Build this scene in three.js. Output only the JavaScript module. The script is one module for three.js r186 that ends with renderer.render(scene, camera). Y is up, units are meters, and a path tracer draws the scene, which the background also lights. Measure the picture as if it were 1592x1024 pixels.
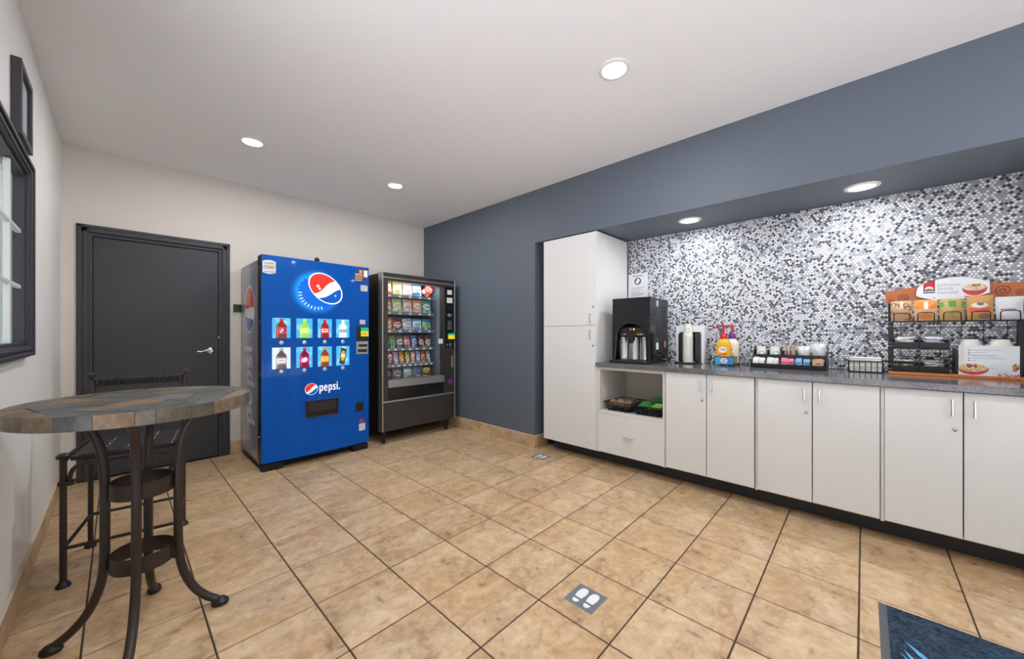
import * as THREE from 'three';
import { RoundedBoxGeometry } from 'three/addons/geometries/RoundedBoxGeometry.js';
import { mergeGeometries } from 'three/addons/utils/BufferGeometryUtils.js';
import { RectAreaLightUniformsLib } from 'three/addons/lights/RectAreaLightUniformsLib.js';

// ---------------------------------------------------------------- camera, sky, exposure
const scene = new THREE.Scene();
const camera = new THREE.PerspectiveCamera(2 * Math.atan(512 / 578.39) * 180 / Math.PI, 1592 / 1024, 0.05, 100);
camera.position.set(0, 1.2, 0);
camera.rotation.set(0, -46.6 * Math.PI / 180, 0);
camera.setViewOffset(1592, 1024, 0, -5.46, 1592, 1024);
scene.add(camera);
scene.background = new THREE.Color().setRGB(0.9, 0.95, 1.0);
scene.backgroundIntensity = 0.6;
// sun from behind the building: it lights the ground outside the shopfront windows and never enters
const sun = new THREE.DirectionalLight(new THREE.Color().setRGB(1, 0.97, 1.0), 29);
sun.position.set(6, 14.5, -6); sun.target.position.set(0, 0, 0); sun.name = 'sun'; sun.castShadow = true;
Object.assign(sun.shadow.camera, { left: -14, right: 14, top: 14, bottom: -14, near: 1, far: 40 }); sun.shadow.mapSize.set(2048, 2048);
scene.add(sun, sun.target);
const LAMP = 215;            // downlight luminance
const LAMP_COLOR = [0.97, 0.985, 1.0];
const renderer = new THREE.WebGLRenderer({ antialias: true });
renderer.toneMapping = THREE.LinearToneMapping;
renderer.toneMappingExposure = 1.28;
renderer.shadowMap.enabled = true;
RectAreaLightUniformsLib.init();

// ---------------------------------------------------------------- helpers
const PI = Math.PI;
function rng(seed) { let a = seed >>> 0; return () => { a = (a + 0x6D2B79F5) >>> 0; let t = a; t = Math.imul(t ^ (t >>> 15), t | 1); t ^= t + Math.imul(t ^ (t >>> 7), t | 61); return ((t ^ (t >>> 14)) >>> 0) / 4294967296; }; }
const taken = {};
function numbered(n) { if (!(n in taken)) { taken[n] = 0; return n; } taken[n]++; return n + '_' + String(taken[n]).padStart(3, '0'); }
function obj(name, geo, mat, parent) {
  const g = Array.isArray(geo) ? merge(geo) : geo;
  const m = new THREE.Mesh(g, mat); m.castShadow = m.receiveShadow = true;
  m.name = parent ? name : numbered(name);
  (parent || scene).add(m); return m;
}
function merge(list) { return mergeGeometries(list.map(g => { const q = g.index ? g.toNonIndexed() : g; for (const k of Object.keys(q.attributes)) if (!['position', 'normal', 'uv'].includes(k)) q.deleteAttribute(k); return q; })); }
function tag(o, label, category, group) { o.userData.label = label; o.userData.category = category; if (group) o.userData.group = group; return o; }
function thing(name, label, category, pos = [0, 0, 0], turn = 0, group) {
  const o = new THREE.Group(); o.name = numbered(name); o.position.set(...pos); o.rotation.y = turn; scene.add(o); return tag(o, label, category, group);
}
function structGroup(name, label, category) { const o = new THREE.Group(); o.name = numbered(name); scene.add(o); o.userData.kind = 'structure'; return tag(o, label, category); }
function struct(name, geo, mat, label, category) { const m = obj(name, geo, mat); m.userData.kind = 'structure'; return tag(m, label, category); }
// metre-true box uv
function boxUV(g) {
  const p = g.attributes.position, n = g.attributes.normal, uv = new Float32Array(p.count * 2);
  for (let i = 0; i < p.count; i++) {
    const ax = Math.abs(n.getX(i)), ay = Math.abs(n.getY(i)), az = Math.abs(n.getZ(i));
    let u, v;
    if (ay >= ax && ay >= az) { u = p.getX(i); v = p.getZ(i); } else if (ax >= az) { u = p.getZ(i); v = p.getY(i); } else { u = p.getX(i); v = p.getY(i); }
    uv[2 * i] = u; uv[2 * i + 1] = v;
  }
  g.setAttribute('uv', new THREE.BufferAttribute(uv, 2)); return g;
}
// box from extents
function ext(x0, x1, y0, y1, z0, z1, r = 0) {
  const w = x1 - x0, h = y1 - y0, d = z1 - z0;
  let g = r ? new RoundedBoxGeometry(w, h, d, 2, Math.min(r, w / 2.01, h / 2.01, d / 2.01)) : new THREE.BoxGeometry(w, h, d);
  g.translate((x0 + x1) / 2, (y0 + y1) / 2, (z0 + z1) / 2); return boxUV(g);
}
function cyl(r0, r1, h, x, y, z, seg = 20, axis = 'y') { const g = new THREE.CylinderGeometry(r1, r0, h, seg); if (axis === 'x') g.rotateZ(-PI / 2); if (axis === 'z') g.rotateX(PI / 2); g.translate(x, y, z); return g; }
function tube(pts, r, seg = 24, rad = 8, closed = false, tension = 0.5) { const c = new THREE.CatmullRomCurve3(pts.map(p => new THREE.Vector3(...p)), closed, 'catmullrom', tension); const g = new THREE.TubeGeometry(c, seg, r, rad, closed); return g; }
function bar(a, b, r, rad = 8) { const va = new THREE.Vector3(...a), vb = new THREE.Vector3(...b), d = vb.clone().sub(va), g = new THREE.CylinderGeometry(r, r, d.length(), rad); g.applyQuaternion(new THREE.Quaternion().setFromUnitVectors(new THREE.Vector3(0, 1, 0), d.clone().normalize())); g.translate((a[0] + b[0]) / 2, (a[1] + b[1]) / 2, (a[2] + b[2]) / 2); return g; }
function lathe(prof, x, y, z, seg = 24) { const g = new THREE.LatheGeometry(prof.map(p => new THREE.Vector2(...p)), seg); g.translate(x, y, z); return g; }
function panel(w, h, x, y, z) { const g = new THREE.PlaneGeometry(w, h); g.translate(x, y, z); return g; }
function extrude(pts, d, bevel = 0) { const s = new THREE.Shape(pts.map(p => new THREE.Vector2(...p))); return new THREE.ExtrudeGeometry(s, { depth: d, bevelEnabled: bevel > 0, bevelSize: bevel, bevelThickness: bevel, bevelSegments: 1, curveSegments: 8 }); }
const ORD = ['first', 'second', 'third', 'fourth', 'fifth', 'sixth', 'seventh', 'eighth', 'ninth', 'tenth', 'eleventh', 'twelfth', 'thirteenth', 'fourteenth', 'fifteenth', 'sixteenth', 'seventeenth', 'eighteenth'];
const rgb = (r, g, b) => new THREE.Color(`rgb(${r},${g},${b})`);
function mat(c, rough = 0.6, metal = 0, o = {}) { return new THREE.MeshStandardMaterial({ color: c, roughness: rough, metalness: metal, ...o }); }
function phys(c, rough, o = {}) { return new THREE.MeshPhysicalMaterial({ color: c, roughness: rough, ...o }); }
function canvasTex(w, h, draw, srgb = true) {
  const c = document.createElement('canvas'); c.width = w; c.height = h; const g = c.getContext('2d'); draw(g, w, h);
  const t = new THREE.CanvasTexture(c); if (srgb) t.colorSpace = THREE.SRGBColorSpace; t.magFilter = THREE.LinearFilter; return t;
}
// tileable value noise
function noiseGrid(n, seed) { const r = rng(seed), a = new Float32Array(n * n); for (let i = 0; i < n * n; i++) a[i] = r(); return (x, y) => { const xi = Math.floor(x), yi = Math.floor(y); let fx = x - xi, fy = y - yi; fx = fx * fx * (3 - 2 * fx); fy = fy * fy * (3 - 2 * fy); const w = i => ((i % n) + n) % n; const A = a[w(yi) * n + w(xi)], B = a[w(yi) * n + w(xi + 1)], C = a[w(yi + 1) * n + w(xi)], D = a[w(yi + 1) * n + w(xi + 1)]; return A + (B - A) * fx + (C - A) * fy + (A - B - C + D) * fx * fy; }; }
function fbm(size, base, oct, seed, ax = 1, ay = 1, gain = 0.55) {
  const out = new Float32Array(size * size); let amp = 1, tot = 0;
  for (let o = 0; o < oct; o++) { const f = base << o, nx = Math.max(1, Math.round(f * ax)), ny = Math.max(1, Math.round(f * ay)), N = Math.max(nx, ny); const r = rng(seed + o * 17), a = new Float32Array(nx * ny); for (let i = 0; i < a.length; i++) a[i] = r();
    for (let y = 0; y < size; y++) { const yy = y / size * ny, yi = Math.floor(yy); let fy = yy - yi; fy = fy * fy * (3 - 2 * fy); const y0 = (yi % ny) * nx, y1 = ((yi + 1) % ny) * nx;
      for (let x = 0; x < size; x++) { const xx = x / size * nx, xi = Math.floor(xx); let fx = xx - xi; fx = fx * fx * (3 - 2 * fx); const x0 = xi % nx, x1 = (xi + 1) % nx; const A = a[y0 + x0], B = a[y0 + x1], C = a[y1 + x0], D = a[y1 + x1]; out[y * size + x] += amp * (A + (B - A) * fx + (C - A) * fy + (A - B - C + D) * fx * fy); } }
    tot += amp; amp *= gain; }
  for (let i = 0; i < out.length; i++) out[i] /= tot; return out;
}
function dataTex(size, fn, srgb = true) { const d = new Uint8Array(size * size * 4); for (let i = 0; i < size * size; i++) { const c = fn(i); d[4 * i] = c[0]; d[4 * i + 1] = c[1]; d[4 * i + 2] = c[2]; d[4 * i + 3] = 255; } const t = new THREE.DataTexture(d, size, size); if (srgb) t.colorSpace = THREE.SRGBColorSpace; t.wrapS = t.wrapT = THREE.RepeatWrapping; t.magFilter = THREE.LinearFilter; t.minFilter = THREE.LinearFilter; t.needsUpdate = true; return t; }
const cl = v => Math.max(0, Math.min(255, v));
function rep(t, s) { const c = t.clone(); c.repeat.set(s, s); c.needsUpdate = true; return c; }

// ---------------------------------------------------------------- textures
const n1 = fbm(512, 4, 6, 11), n2 = fbm(512, 24, 4, 23), n3 = fbm(512, 3, 5, 31, 1, 2.2), n4 = fbm(512, 64, 2, 47);
const vein = n3.map((v, i) => { const q = v + 0.35 * (n1[i] - 0.5); return Math.max(0, 1 - Math.abs(q - 0.5) * 26); });
const tileTex = dataTex(512, i => { const a = (n1[i] - 0.5) * 46 + (n2[i] - 0.5) * 44 + (n4[i] - 0.5) * 26, b = (n3[i] - 0.5) * 50, v = vein[i] * 15, pit = n2[i] < 0.22 ? 22 : 0; return [cl(199 + a + b * 0.5 - v - pit), cl(168 + a * 0.98 + b * 0.85 - v * 1.1 - pit), cl(130 + a * 0.85 + b * 1.1 - v * 1.2 - pit)]; });
const tileBump = dataTex(512, i => { const v = cl(128 + (n1[i] - 0.5) * 120 + (n4[i] - 0.5) * 60 - vein[i] * 30); return [v, v, v]; }, false);
const mottle = dataTex(512, i => { const v = cl(205 + (n1[i] - 0.5) * 160 + (n2[i] - 0.5) * 90); return [v, v, v]; });
const slateTex = dataTex(512, i => { const a = (n1[i] - 0.5) * 190 + (n2[i] - 0.5) * 80, b = (n3[i] - 0.5) * 120; return [cl(200 + a * 0.8 + b * 0.6), cl(197 + a * 0.8 + b * 0.25), cl(194 + a * 0.8 - b * 0.2)]; });
const grainBump = dataTex(512, i => { const v = cl(128 + (n4[i] - 0.5) * 150 + (n2[i] - 0.5) * 70); return [v, v, v]; }, false);
const carpetTex = dataTex(512, i => { const v = (n4[i] - 0.5) * 130 + (n2[i] - 0.5) * 70 + (n1[i] - 0.5) * 40; return [cl(35 + v * 0.4), cl(52 + v * 0.5), cl(72 + v * 0.55)]; });
const speckTex = dataTex(512, i => { const v = (n4[i] - 0.5) * 46 + (n1[i] - 0.5) * 14; return [cl(104 + v), cl(104 + v), cl(106 + v)]; });
const woodTex = dataTex(512, i => { const y = Math.floor(i / 512); const v = (n3[(y * 512 + (i % 512 >> 4)) % 262144] - 0.5) * 60 + (n2[i] - 0.5) * 24; return [cl(196 + v), cl(112 + v * 0.9), cl(56 + v * 0.7)]; });

// ---------------------------------------------------------------- materials
const M = {
  wall: mat(rgb(222, 215, 206), 0.75, 0, { bumpMap: rep(grainBump, 3), bumpScale: 0.0006 }),
  wallLeft: mat(rgb(240, 239, 236), 0.6, 0, { bumpMap: rep(grainBump, 3), bumpScale: 0.0008 }),
  ceiling: mat(rgb(246, 246, 246), 0.9, 0, { bumpMap: rep(grainBump, 2), bumpScale: 0.0005 }),
  blue: mat(rgb(95, 104, 116), 0.55, 0, { bumpMap: rep(grainBump, 3), bumpScale: 0.0006 }),
  grout: mat(rgb(70, 56, 46), 0.9),
  tile: mat(0xffffff, 0.36, 0, { map: rep(tileTex, 0.9), bumpMap: rep(tileBump, 0.9), bumpScale: 0.0008 }),
  baseTop: mat(rgb(214, 196, 172), 0.6),
  charcoal: mat(rgb(60, 60, 66), 0.5),
  doorSlab: mat(rgb(56, 56, 61), 0.48, 0, { bumpMap: rep(grainBump, 2), bumpScale: 0.0003 }),
  chrome: mat(rgb(205, 205, 205), 0.22, 1),
  steel: mat(rgb(200, 198, 194), 0.16, 1),
  silver: mat(rgb(188, 186, 182), 0.38, 0.85),
  cab: mat(rgb(225, 225, 223), 0.42),
  cabEdge: mat(rgb(214, 212, 206), 0.5),
  cabIn: mat(rgb(214, 207, 196), 0.6),
  toe: mat(rgb(52, 53, 55), 0.55),
  counter: mat(0xffffff, 0.12, 0, { map: rep(speckTex, 3) }),
  black: mat(rgb(26, 26, 28), 0.42),
  blackGloss: mat(rgb(20, 20, 23), 0.16),
  blackMatte: mat(rgb(24, 24, 25), 0.8),
  machine: mat(rgb(58, 56, 55), 0.42),
  machineDark: mat(rgb(34, 34, 36), 0.45),
  iron: mat(rgb(58, 49, 45), 0.38, 0.35, { bumpMap: rep(grainBump, 4), bumpScale: 0.0003 }),
  leather: mat(rgb(42, 38, 37), 0.45),
  white: mat(rgb(238, 237, 234), 0.5),
  paper: mat(rgb(240, 240, 238), 0.7),
  glass: new THREE.MeshPhysicalMaterial({ color: 0xffffff, roughness: 0.02, transmission: 1, thickness: 0, ior: 1.45 }),
  wire: mat(rgb(28, 28, 30), 0.4, 0.4),
  wood: mat(0xffffff, 0.5, 0, { map: rep(woodTex, 3) }),
  orangeWood: mat(rgb(186, 104, 58), 0.5),
};

// ---------------------------------------------------------------- room dimensions
const XR = 3.0, XL = -0.311, ZB = -4.572, ZF = 2.6, HC = 2.697, ZP = -2.505, HS = 2.145, XN = 3.632, ZE = 0.68;
const TS = 0.3496, GX = 0.9515, GZ = -1.4138;

// ground outside the building
struct('ground', ext(-9, 12, -0.3, -0.12, -9, 12), mat(rgb(192, 195, 200), 0.9), 'pale concrete ground outside the building', 'ground');

// floor and its tiles
{
  const fl = structGroup('floor', 'tan stone-look ceramic tile floor with dark grout', 'floor');
  obj('grout_bed', ext(XL - 0.1, XN, -0.12, -0.0035, ZB - 0.1, ZF + 0.1), M.grout, fl);
  const r = rng(5), c = 0.0018, gap = 0.0032;
  for (let i = -4; i <= 6; i++) for (let k = -10; k <= 11; k++) {
    const x0 = Math.max(GX + i * TS, XL) + gap, x1 = Math.min(GX + (i + 1) * TS, 3.6) - gap, z0 = Math.max(GZ + k * TS, ZB) + gap, z1 = Math.min(GZ + (k + 1) * TS, ZF) - gap;
    const X1 = Math.min(x1, 3.22); if (X1 - x0 < 0.02 || z1 - z0 < 0.02) continue;
    const top = -0.0006 * r(), P = [], U = [], N = [], ou = r() * 8, ov = r() * 8, rot = r() < 0.5 ? 1 : -1;
    const quad = (a, b, d, e) => { for (const q of [a, b, d, a, d, e]) { P.push(...q); U.push(q[0] * rot + ou, q[2] * rot + ov); } };
    const a = [x0 + c, top, z0 + c], b = [x0 + c, top, z1 - c], d = [X1 - c, top, z1 - c], e = [X1 - c, top, z0 + c];
    const lo = [[x0, -0.012, z0], [x0, -0.012, z1], [X1, -0.012, z1], [X1, -0.012, z0]], mi = lo.map(q => [q[0], top - c, q[2]]), tp = [a, b, d, e];
    quad(a, b, d, e);
    for (let s = 0; s < 4; s++) { const t = (s + 1) % 4; quad(tp[s], mi[s], mi[t], tp[t]); quad(mi[s], lo[s], lo[t], mi[t]); }
    const g = new THREE.BufferGeometry(); g.setAttribute('position', new THREE.Float32BufferAttribute(P, 3)); g.setAttribute('uv', new THREE.Float32BufferAttribute(U, 2)); g.computeVertexNormals();
    obj('floor_tile', g, M.tile, fl);
  }
}
struct('ceiling', ext(XL - 0.12, XN + 0.12, HC, HC + 0.12, ZB - 0.12, ZF + 0.12), M.ceiling, 'smooth white ceiling with recessed downlights', 'ceiling');

// walls
const DX0 = -0.166, DX1 = 0.692, DY = 2.012;
struct('wall_back', [ext(XL - 0.12, DX0, -0.1, HC, ZB - 0.12, ZB), ext(DX1, XR + 0.7, -0.1, HC, ZB - 0.12, ZB), ext(DX0, DX1, DY, HC, ZB - 0.12, ZB)], M.wall, 'greige painted wall behind door and vending machines', 'wall');
const WZ0 = -2.9, WZ1 = -1.85, WY0 = 1.14, WY1 = 1.955;
const VZ0 = -1.7, VZ1 = 1.2, VY0 = 0.3, VY1 = 2.4; // shopfront glazing of the left wall, beside and behind the camera
struct('wall_left', [ext(XL - 0.064, XL, -0.1, WY0, ZB, VZ0), ext(XL - 0.064, XL, WY1, HC, ZB, VZ0), ext(XL - 0.064, XL, WY0, WY1, ZB, WZ0), ext(XL - 0.064, XL, WY0, WY1, WZ1, VZ0), ext(XL - 0.064, XL, -0.1, VY0, VZ0, VZ1), ext(XL - 0.064, XL, VY1, HC, VZ0, VZ1), ext(XL - 0.064, XL, -0.1, HC, VZ1, ZF + 0.12)], M.wallLeft, 'off-white painted wall with the black framed window', 'wall');
struct('wall_right', [ext(XR, XN + 0.12, -0.1, HC, ZB, ZP), ext(XR, XN + 0.12, HS, HC, ZP, ZE + 0.012), ext(XN, XN + 0.12, -0.1, HS, ZP, ZE + 0.012)], M.blue, 'slate blue wall with header above the counter alcove', 'wall');
struct('wall_alcove', ext(XR + 0.002, XN, -0.1, HS, ZE, ZE + 0.012), M.wallLeft, 'pale panel closing the right end of the alcove', 'wall');
struct('wall_right', ext(XR, XN + 0.12, -0.1, HC, ZE + 0.012, ZF + 0.12), M.blue, 'slate blue wall beyond the right end of the alcove', 'wall');
{ // street side wall behind the camera, with a wide shopfront window
  const x0 = 0.0, x1 = 2.85, y0 = 0.12, y1 = 2.45;
  struct('wall_front', [ext(XL, x0, -0.1, HC, ZF, ZF + 0.12), ext(x1, XR, -0.1, HC, ZF, ZF + 0.12), ext(x0, x1, -0.1, y0, ZF, ZF + 0.12), ext(x0, x1, y1, HC, ZF, ZF + 0.12)], M.wall, 'greige wall around the wide shopfront window', 'wall');
  const w = structGroup('window_2', 'wide shopfront window behind the camera', 'window');
  for (const x of [x0 + 0.03, (2 * x0 + x1) / 3, (x0 + 2 * x1) / 3, x1 - 0.03]) obj('mullion', ext(x - 0.03, x + 0.03, y0, y1, ZF + 0.02, ZF + 0.1), M.charcoal, w);
  for (const y of [y0 + 0.03, y1 - 0.03]) obj('rail', ext(x0, x1, y - 0.03, y + 0.03, ZF + 0.025, ZF + 0.095), M.charcoal, w);
  for (let i = 0; i < 3; i++) { const a = x0 + 0.03 + (x1 - x0 - 0.06) * i / 3; obj('pane', panel((x1 - x0 - 0.06) / 3, y1 - y0 - 0.04, a + (x1 - x0 - 0.06) / 6, (y0 + y1) / 2, ZF + 0.06), M.glass, w); }
}

{
  const w = structGroup('window_3', 'wide shopfront glazing in the left wall beside the camera', 'window');
  for (let i = 0; i <= 4; i++) { const z = VZ0 + 0.03 + (VZ1 - VZ0 - 0.06) * i / 4; obj('mullion', ext(XL - 0.06, XL - 0.01, VY0, VY1, z - 0.03, z + 0.03), M.charcoal, w); }
  for (const y of [VY0 + 0.03, VY1 - 0.03]) obj('rail', ext(XL - 0.055, XL - 0.015, y - 0.03, y + 0.03, VZ0, VZ1), M.charcoal, w);
  for (let i = 0; i < 4; i++) { const q = (VZ1 - VZ0 - 0.06) / 4, g = new THREE.PlaneGeometry(q, VY1 - VY0 - 0.04); g.rotateY(PI / 2); g.translate(XL - 0.035, (VY0 + VY1) / 2, VZ0 + 0.03 + q * (i + 0.5)); obj('pane', g, M.glass, w); }
}
// baseboards: cut floor tile
function baseboard(name, label, from, to, nrm) {
  const g = structGroup(name, label, 'baseboard'), dx = to[0] - from[0], dz = to[1] - from[1], L = Math.hypot(dx, dz), ux = dx / L, uz = dz / L, n = Math.max(1, Math.round(L / TS)), r = rng(name.length * 7 + L * 100 | 0), ang = Math.atan2(-uz, ux);
  for (let i = 0; i < n; i++) {
    const len = L / n, q = new RoundedBoxGeometry(len - 0.003, 0.12, 0.012, 1, 0.003); boxUV(q);
    const uv = q.attributes.uv, ou = r() * 7, ov = r() * 7; for (let k = 0; k < uv.count; k++) uv.setXY(k, uv.getX(k) + ou, uv.getY(k) + ov);
    q.rotateY(ang); const t = (i + 0.5) * len; q.translate(from[0] + ux * t + nrm[0] * 0.006, 0.06, from[1] + uz * t + nrm[1] * 0.006);
    obj('base_tile', q, M.tile, g);
  }
  const cap = new THREE.BoxGeometry(L, 0.006, 0.013); cap.rotateY(ang); cap.translate((from[0] + to[0]) / 2 + nrm[0] * 0.0065, 0.123, (from[1] + to[1]) / 2 + nrm[1] * 0.0065); obj('caulk_line', boxUV(cap), M.baseTop, g);
}
baseboard('baseboard_back', 'tan tile baseboard along the back wall', [0.76, ZB], [XR, ZB], [0, 1]);
baseboard('baseboard_left', 'tan tile baseboard along the off-white left wall', [XL, ZB + 0.02], [XL, ZF], [1, 0]);
baseboard('baseboard_right', 'tan tile baseboard along the slate blue wall', [XR, ZB + 0.013], [XR, ZP + 0.012], [-1, 0]);
baseboard('baseboard_alcove', 'short tan tile baseboard on the alcove return', [XR, ZP], [XR + 0.2, ZP], [0, 1]);

// penny tile backsplash: thousands of small glazed discs, one object
{
  const backs = structGroup('wall_backsplash', 'grey and white penny tile mosaic above the counter', 'backsplash');
  obj('mortar_bed', ext(XN - 0.006, XN, 0.93, HS, -2.3, ZE), mat(rgb(146, 148, 154), 0.8), backs);
  const pitch = 0.0174, row = pitch * 0.866, R = 0.0074;
  const disc = new THREE.LatheGeometry([[0, 0.0034], [R * 0.7, 0.0031], [R * 0.93, 0.002], [R, 0]].map(p => new THREE.Vector2(...p)), 10); disc.rotateZ(PI / 2);
  const pos = []; const r = rng(77);
  for (let j = 0; HS - 0.009 - j * row > 0.937; j++) for (let i = 0; ; i++) { const z = -1.768 + 0.009 + (i + (j % 2) * 0.5) * pitch; if (z > ZE - 0.008) break; pos.push([HS - 0.009 - j * row, z]); }
  const im = new THREE.InstancedMesh(disc, mat(0xffffff, 0.22), pos.length); const m4 = new THREE.Matrix4(), c = new THREE.Color();
  pos.forEach(([y, z], k) => {
    m4.makeTranslation(XN - 0.006, y, z); im.setMatrixAt(k, m4);
    const t = r(), v = (r() - 0.5) * 10; if (t < 0.5) c.setRGB((240 + v) / 255, (241 + v) / 255, (245 + v) / 255, THREE.SRGBColorSpace); else if (t < 0.81) c.setRGB((170 + v) / 255, (173 + v) / 255, (182 + v) / 255, THREE.SRGBColorSpace); else c.setRGB((66 + v) / 255, (66 + v) / 255, (72 + v) / 255, THREE.SRGBColorSpace); im.setColorAt(k, c);
  });
  im.name = 'penny_tiles'; im.userData.kind = 'stuff'; im.castShadow = im.receiveShadow = true; backs.add(im);
}

// door
{
  const d = structGroup('door_1', 'charcoal flush door with silver lever in charcoal casing', 'door');
  const zc = ZB;
  for (const [a, b, h] of [[0, 0.066, 0.016], [0.006, 0.03, 0.026], [0.04, 0.06, 0.021]]) {
    obj('casing', [ext(DX0 - b, DX0 - a, 0, DY + b, zc, zc + h, 0.004), ext(DX1 + a, DX1 + b, 0, DY + b, zc, zc + h, 0.004), ext(DX0 - b, DX1 + b, DY + a, DY + b, zc, zc + h, 0.004)], M.charcoal, d);
  }
  obj('jamb', [ext(DX0, DX0 + 0.02, 0, DY, zc - 0.05, zc + 0.004), ext(DX1 - 0.02, DX1, 0, DY, zc - 0.05, zc + 0.004), ext(DX0 + 0.02, DX1 - 0.02, DY - 0.02, DY, zc - 0.05, zc + 0.004)], M.charcoal, d);
  obj('door_slab', ext(DX0 + 0.023, DX1 - 0.023, 0.008, DY - 0.023, zc - 0.05, zc - 0.012, 0.003), M.doorSlab, d);
  obj('door_stop', ext(DX0 + 0.001, DX1 - 0.001, -0.02, DY - 0.001, zc - 0.115, zc - 0.052), M.charcoal, d);
  obj('threshold', ext(DX0 + 0.02, DX1 - 0.02, -0.002, 0.006, zc - 0.05, zc - 0.003), M.black, d);
  const h = new THREE.Group(); h.name = 'door_handle'; d.add(h);
  obj('rose', lathe([[0, 0.012], [0.02, 0.012], [0.03, 0.007], [0.033, 0]], 0, 0, 0).rotateX(PI / 2).translate(0.61, 1.03, zc - 0.012), M.chrome, h);
  obj('lever', [cyl(0.011, 0.011, 0.045, 0.61, 1.03, zc + 0.015, 16, 'z'), tube([[0.612, 1.03, zc + 0.036], [0.57, 1.034, zc + 0.038], [0.535, 1.024, zc + 0.038], [0.505, 1.028, zc + 0.036]], 0.0085, 20, 8)], M.chrome, h);
  obj('strike_plate', ext(DX1 - 0.026, DX1 - 0.018, 1.15, 1.165, zc - 0.012, zc + 0.005), M.chrome, d);
}
// wall sign beside the door
{
  const t = canvasTex(256, 128, (g, w, h) => { g.fillStyle = '#2a2b31'; g.fillRect(0, 0, w, h); g.fillStyle = '#8bc53f'; g.fillRect(0, 98, w, 18); g.fillStyle = '#e8e8e8'; g.fillRect(0, 116, w, 12); g.beginPath(); g.arc(150, 52, 14, 0, 7); g.fill(); g.fillStyle = '#555'; g.beginPath(); g.arc(150, 52, 7, 0, 7); g.fill(); });
  const s = thing('wall_sign', 'small black wall sign with lime green stripe beside the door', 'sign', [0.86, 1.435, ZB]);
  obj('backing', ext(-0.075, 0.075, -0.052, 0.052, 0.0005, 0.004, 0.001), M.black, s); obj('print', panel(0.146, 0.1, 0, 0, 0.0046), mat(0xffffff, 0.4, 0, { map: t }), s);
}
// left window
{
  const w = structGroup('window_1', 'white gridded window in a wide black moulded frame', 'window');
  for (const [a, b, h] of [[0, 0.05, 0.018], [0.03, 0.048, 0.032], [0.008, 0.022, 0.026]]) {
    const z0 = WZ0, z1 = WZ1, y0 = WY0, y1 = WY1;
    obj('casing', [ext(XL, XL + h, y0 - b, y1 + b, z0 - b, z0 - a, 0.004), ext(XL, XL + h, y0 - b, y1 + b, z1 + a, z1 + b, 0.004), ext(XL, XL + h, y1 + a, y1 + b, z0 - a, z1 + a, 0.004), ext(XL, XL + h, y0 - b, y0 - a, z0 - a, z1 + a, 0.004)], M.charcoal, w);
  }
  obj('jamb', [ext(XL - 0.03, XL + 0.004, WY0, WY0 + 0.015, WZ0, WZ1), ext(XL - 0.03, XL + 0.004, WY1 - 0.015, WY1, WZ0, WZ1), ext(XL - 0.03, XL + 0.004, WY0, WY1, WZ0, WZ0 + 0.015), ext(XL - 0.03, XL + 0.004, WY0, WY1, WZ1 - 0.015, WZ1)], M.charcoal, w);
  const xg = XL - 0.014, mw = mat(rgb(222, 228, 224), 0.4);
  const nz = 4, ny = 3, pz = (WZ1 - WZ0 - 0.03) / nz, py = (WY1 - WY0 - 0.03) / ny;
  for (let i = 1; i < nz; i++) { const z = WZ0 + 0.015 + i * pz; obj('muntin', ext(xg - 0.008, xg + 0.01, WY0 + 0.015, WY1 - 0.015, z - 0.009, z + 0.009, 0.003), mw, w); }
  for (let j = 1; j < ny; j++) { const y = WY0 + 0.015 + j * py; obj('muntin', ext(xg - 0.0075, xg + 0.0095, y - 0.009, y + 0.009, WZ0 + 0.015, WZ1 - 0.015, 0.003), mw, w); }
  for (let i = 0; i < nz; i++) for (let j = 0; j < ny; j++) { const g = new THREE.PlaneGeometry(pz, py); g.rotateY(PI / 2); g.translate(xg, WY0 + 0.015 + (j + 0.5) * py, WZ0 + 0.015 + (i + 0.5) * pz); obj('pane', g, M.glass, w); }
  // sheer curtain hanging beyond the glass
  const g = new THREE.PlaneGeometry(2.7, 1.25, 300, 1); const p = g.attributes.position; for (let i = 0; i < p.count; i++) p.setZ(i, 0.012 * Math.sin(p.getX(i) * 70) + 0.006 * Math.sin(p.getX(i) * 163)); g.computeVertexNormals(); g.rotateY(PI / 2); g.translate(XL - 0.13, (WY0 + WY1) / 2, -3.1);
  const cu = obj('sheer_curtain', g, new THREE.MeshPhysicalMaterial({ color: rgb(214, 224, 220), roughness: 1, transmission: 0.4, thickness: 0 })); tag(cu, 'pale green sheer curtain behind the gridded window', 'curtain');
}
// picture frame above the window
{
  const f = thing('picture_frame', 'small black picture frame hung above the gridded window', 'picture', [XL, 2.045, -2.74], PI / 2);
  const W = 0.3, H = 0.32, b = 0.028, d = 0.03;
  obj('frame', [ext(-W / 2, -W / 2 + b, 0, H, 0, d, 0.003), ext(W / 2 - b, W / 2, 0, H, 0, d, 0.003), ext(-W / 2 + b, W / 2 - b, 0, b, 0, d, 0.003), ext(-W / 2 + b, W / 2 - b, H - b, H, 0, d, 0.003)], M.charcoal, f);
  obj('print', ext(-W / 2 + b, W / 2 - b, b, H - b, 0.001, 0.015), mat(rgb(206, 206, 210), 0.3), f);
}

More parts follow.
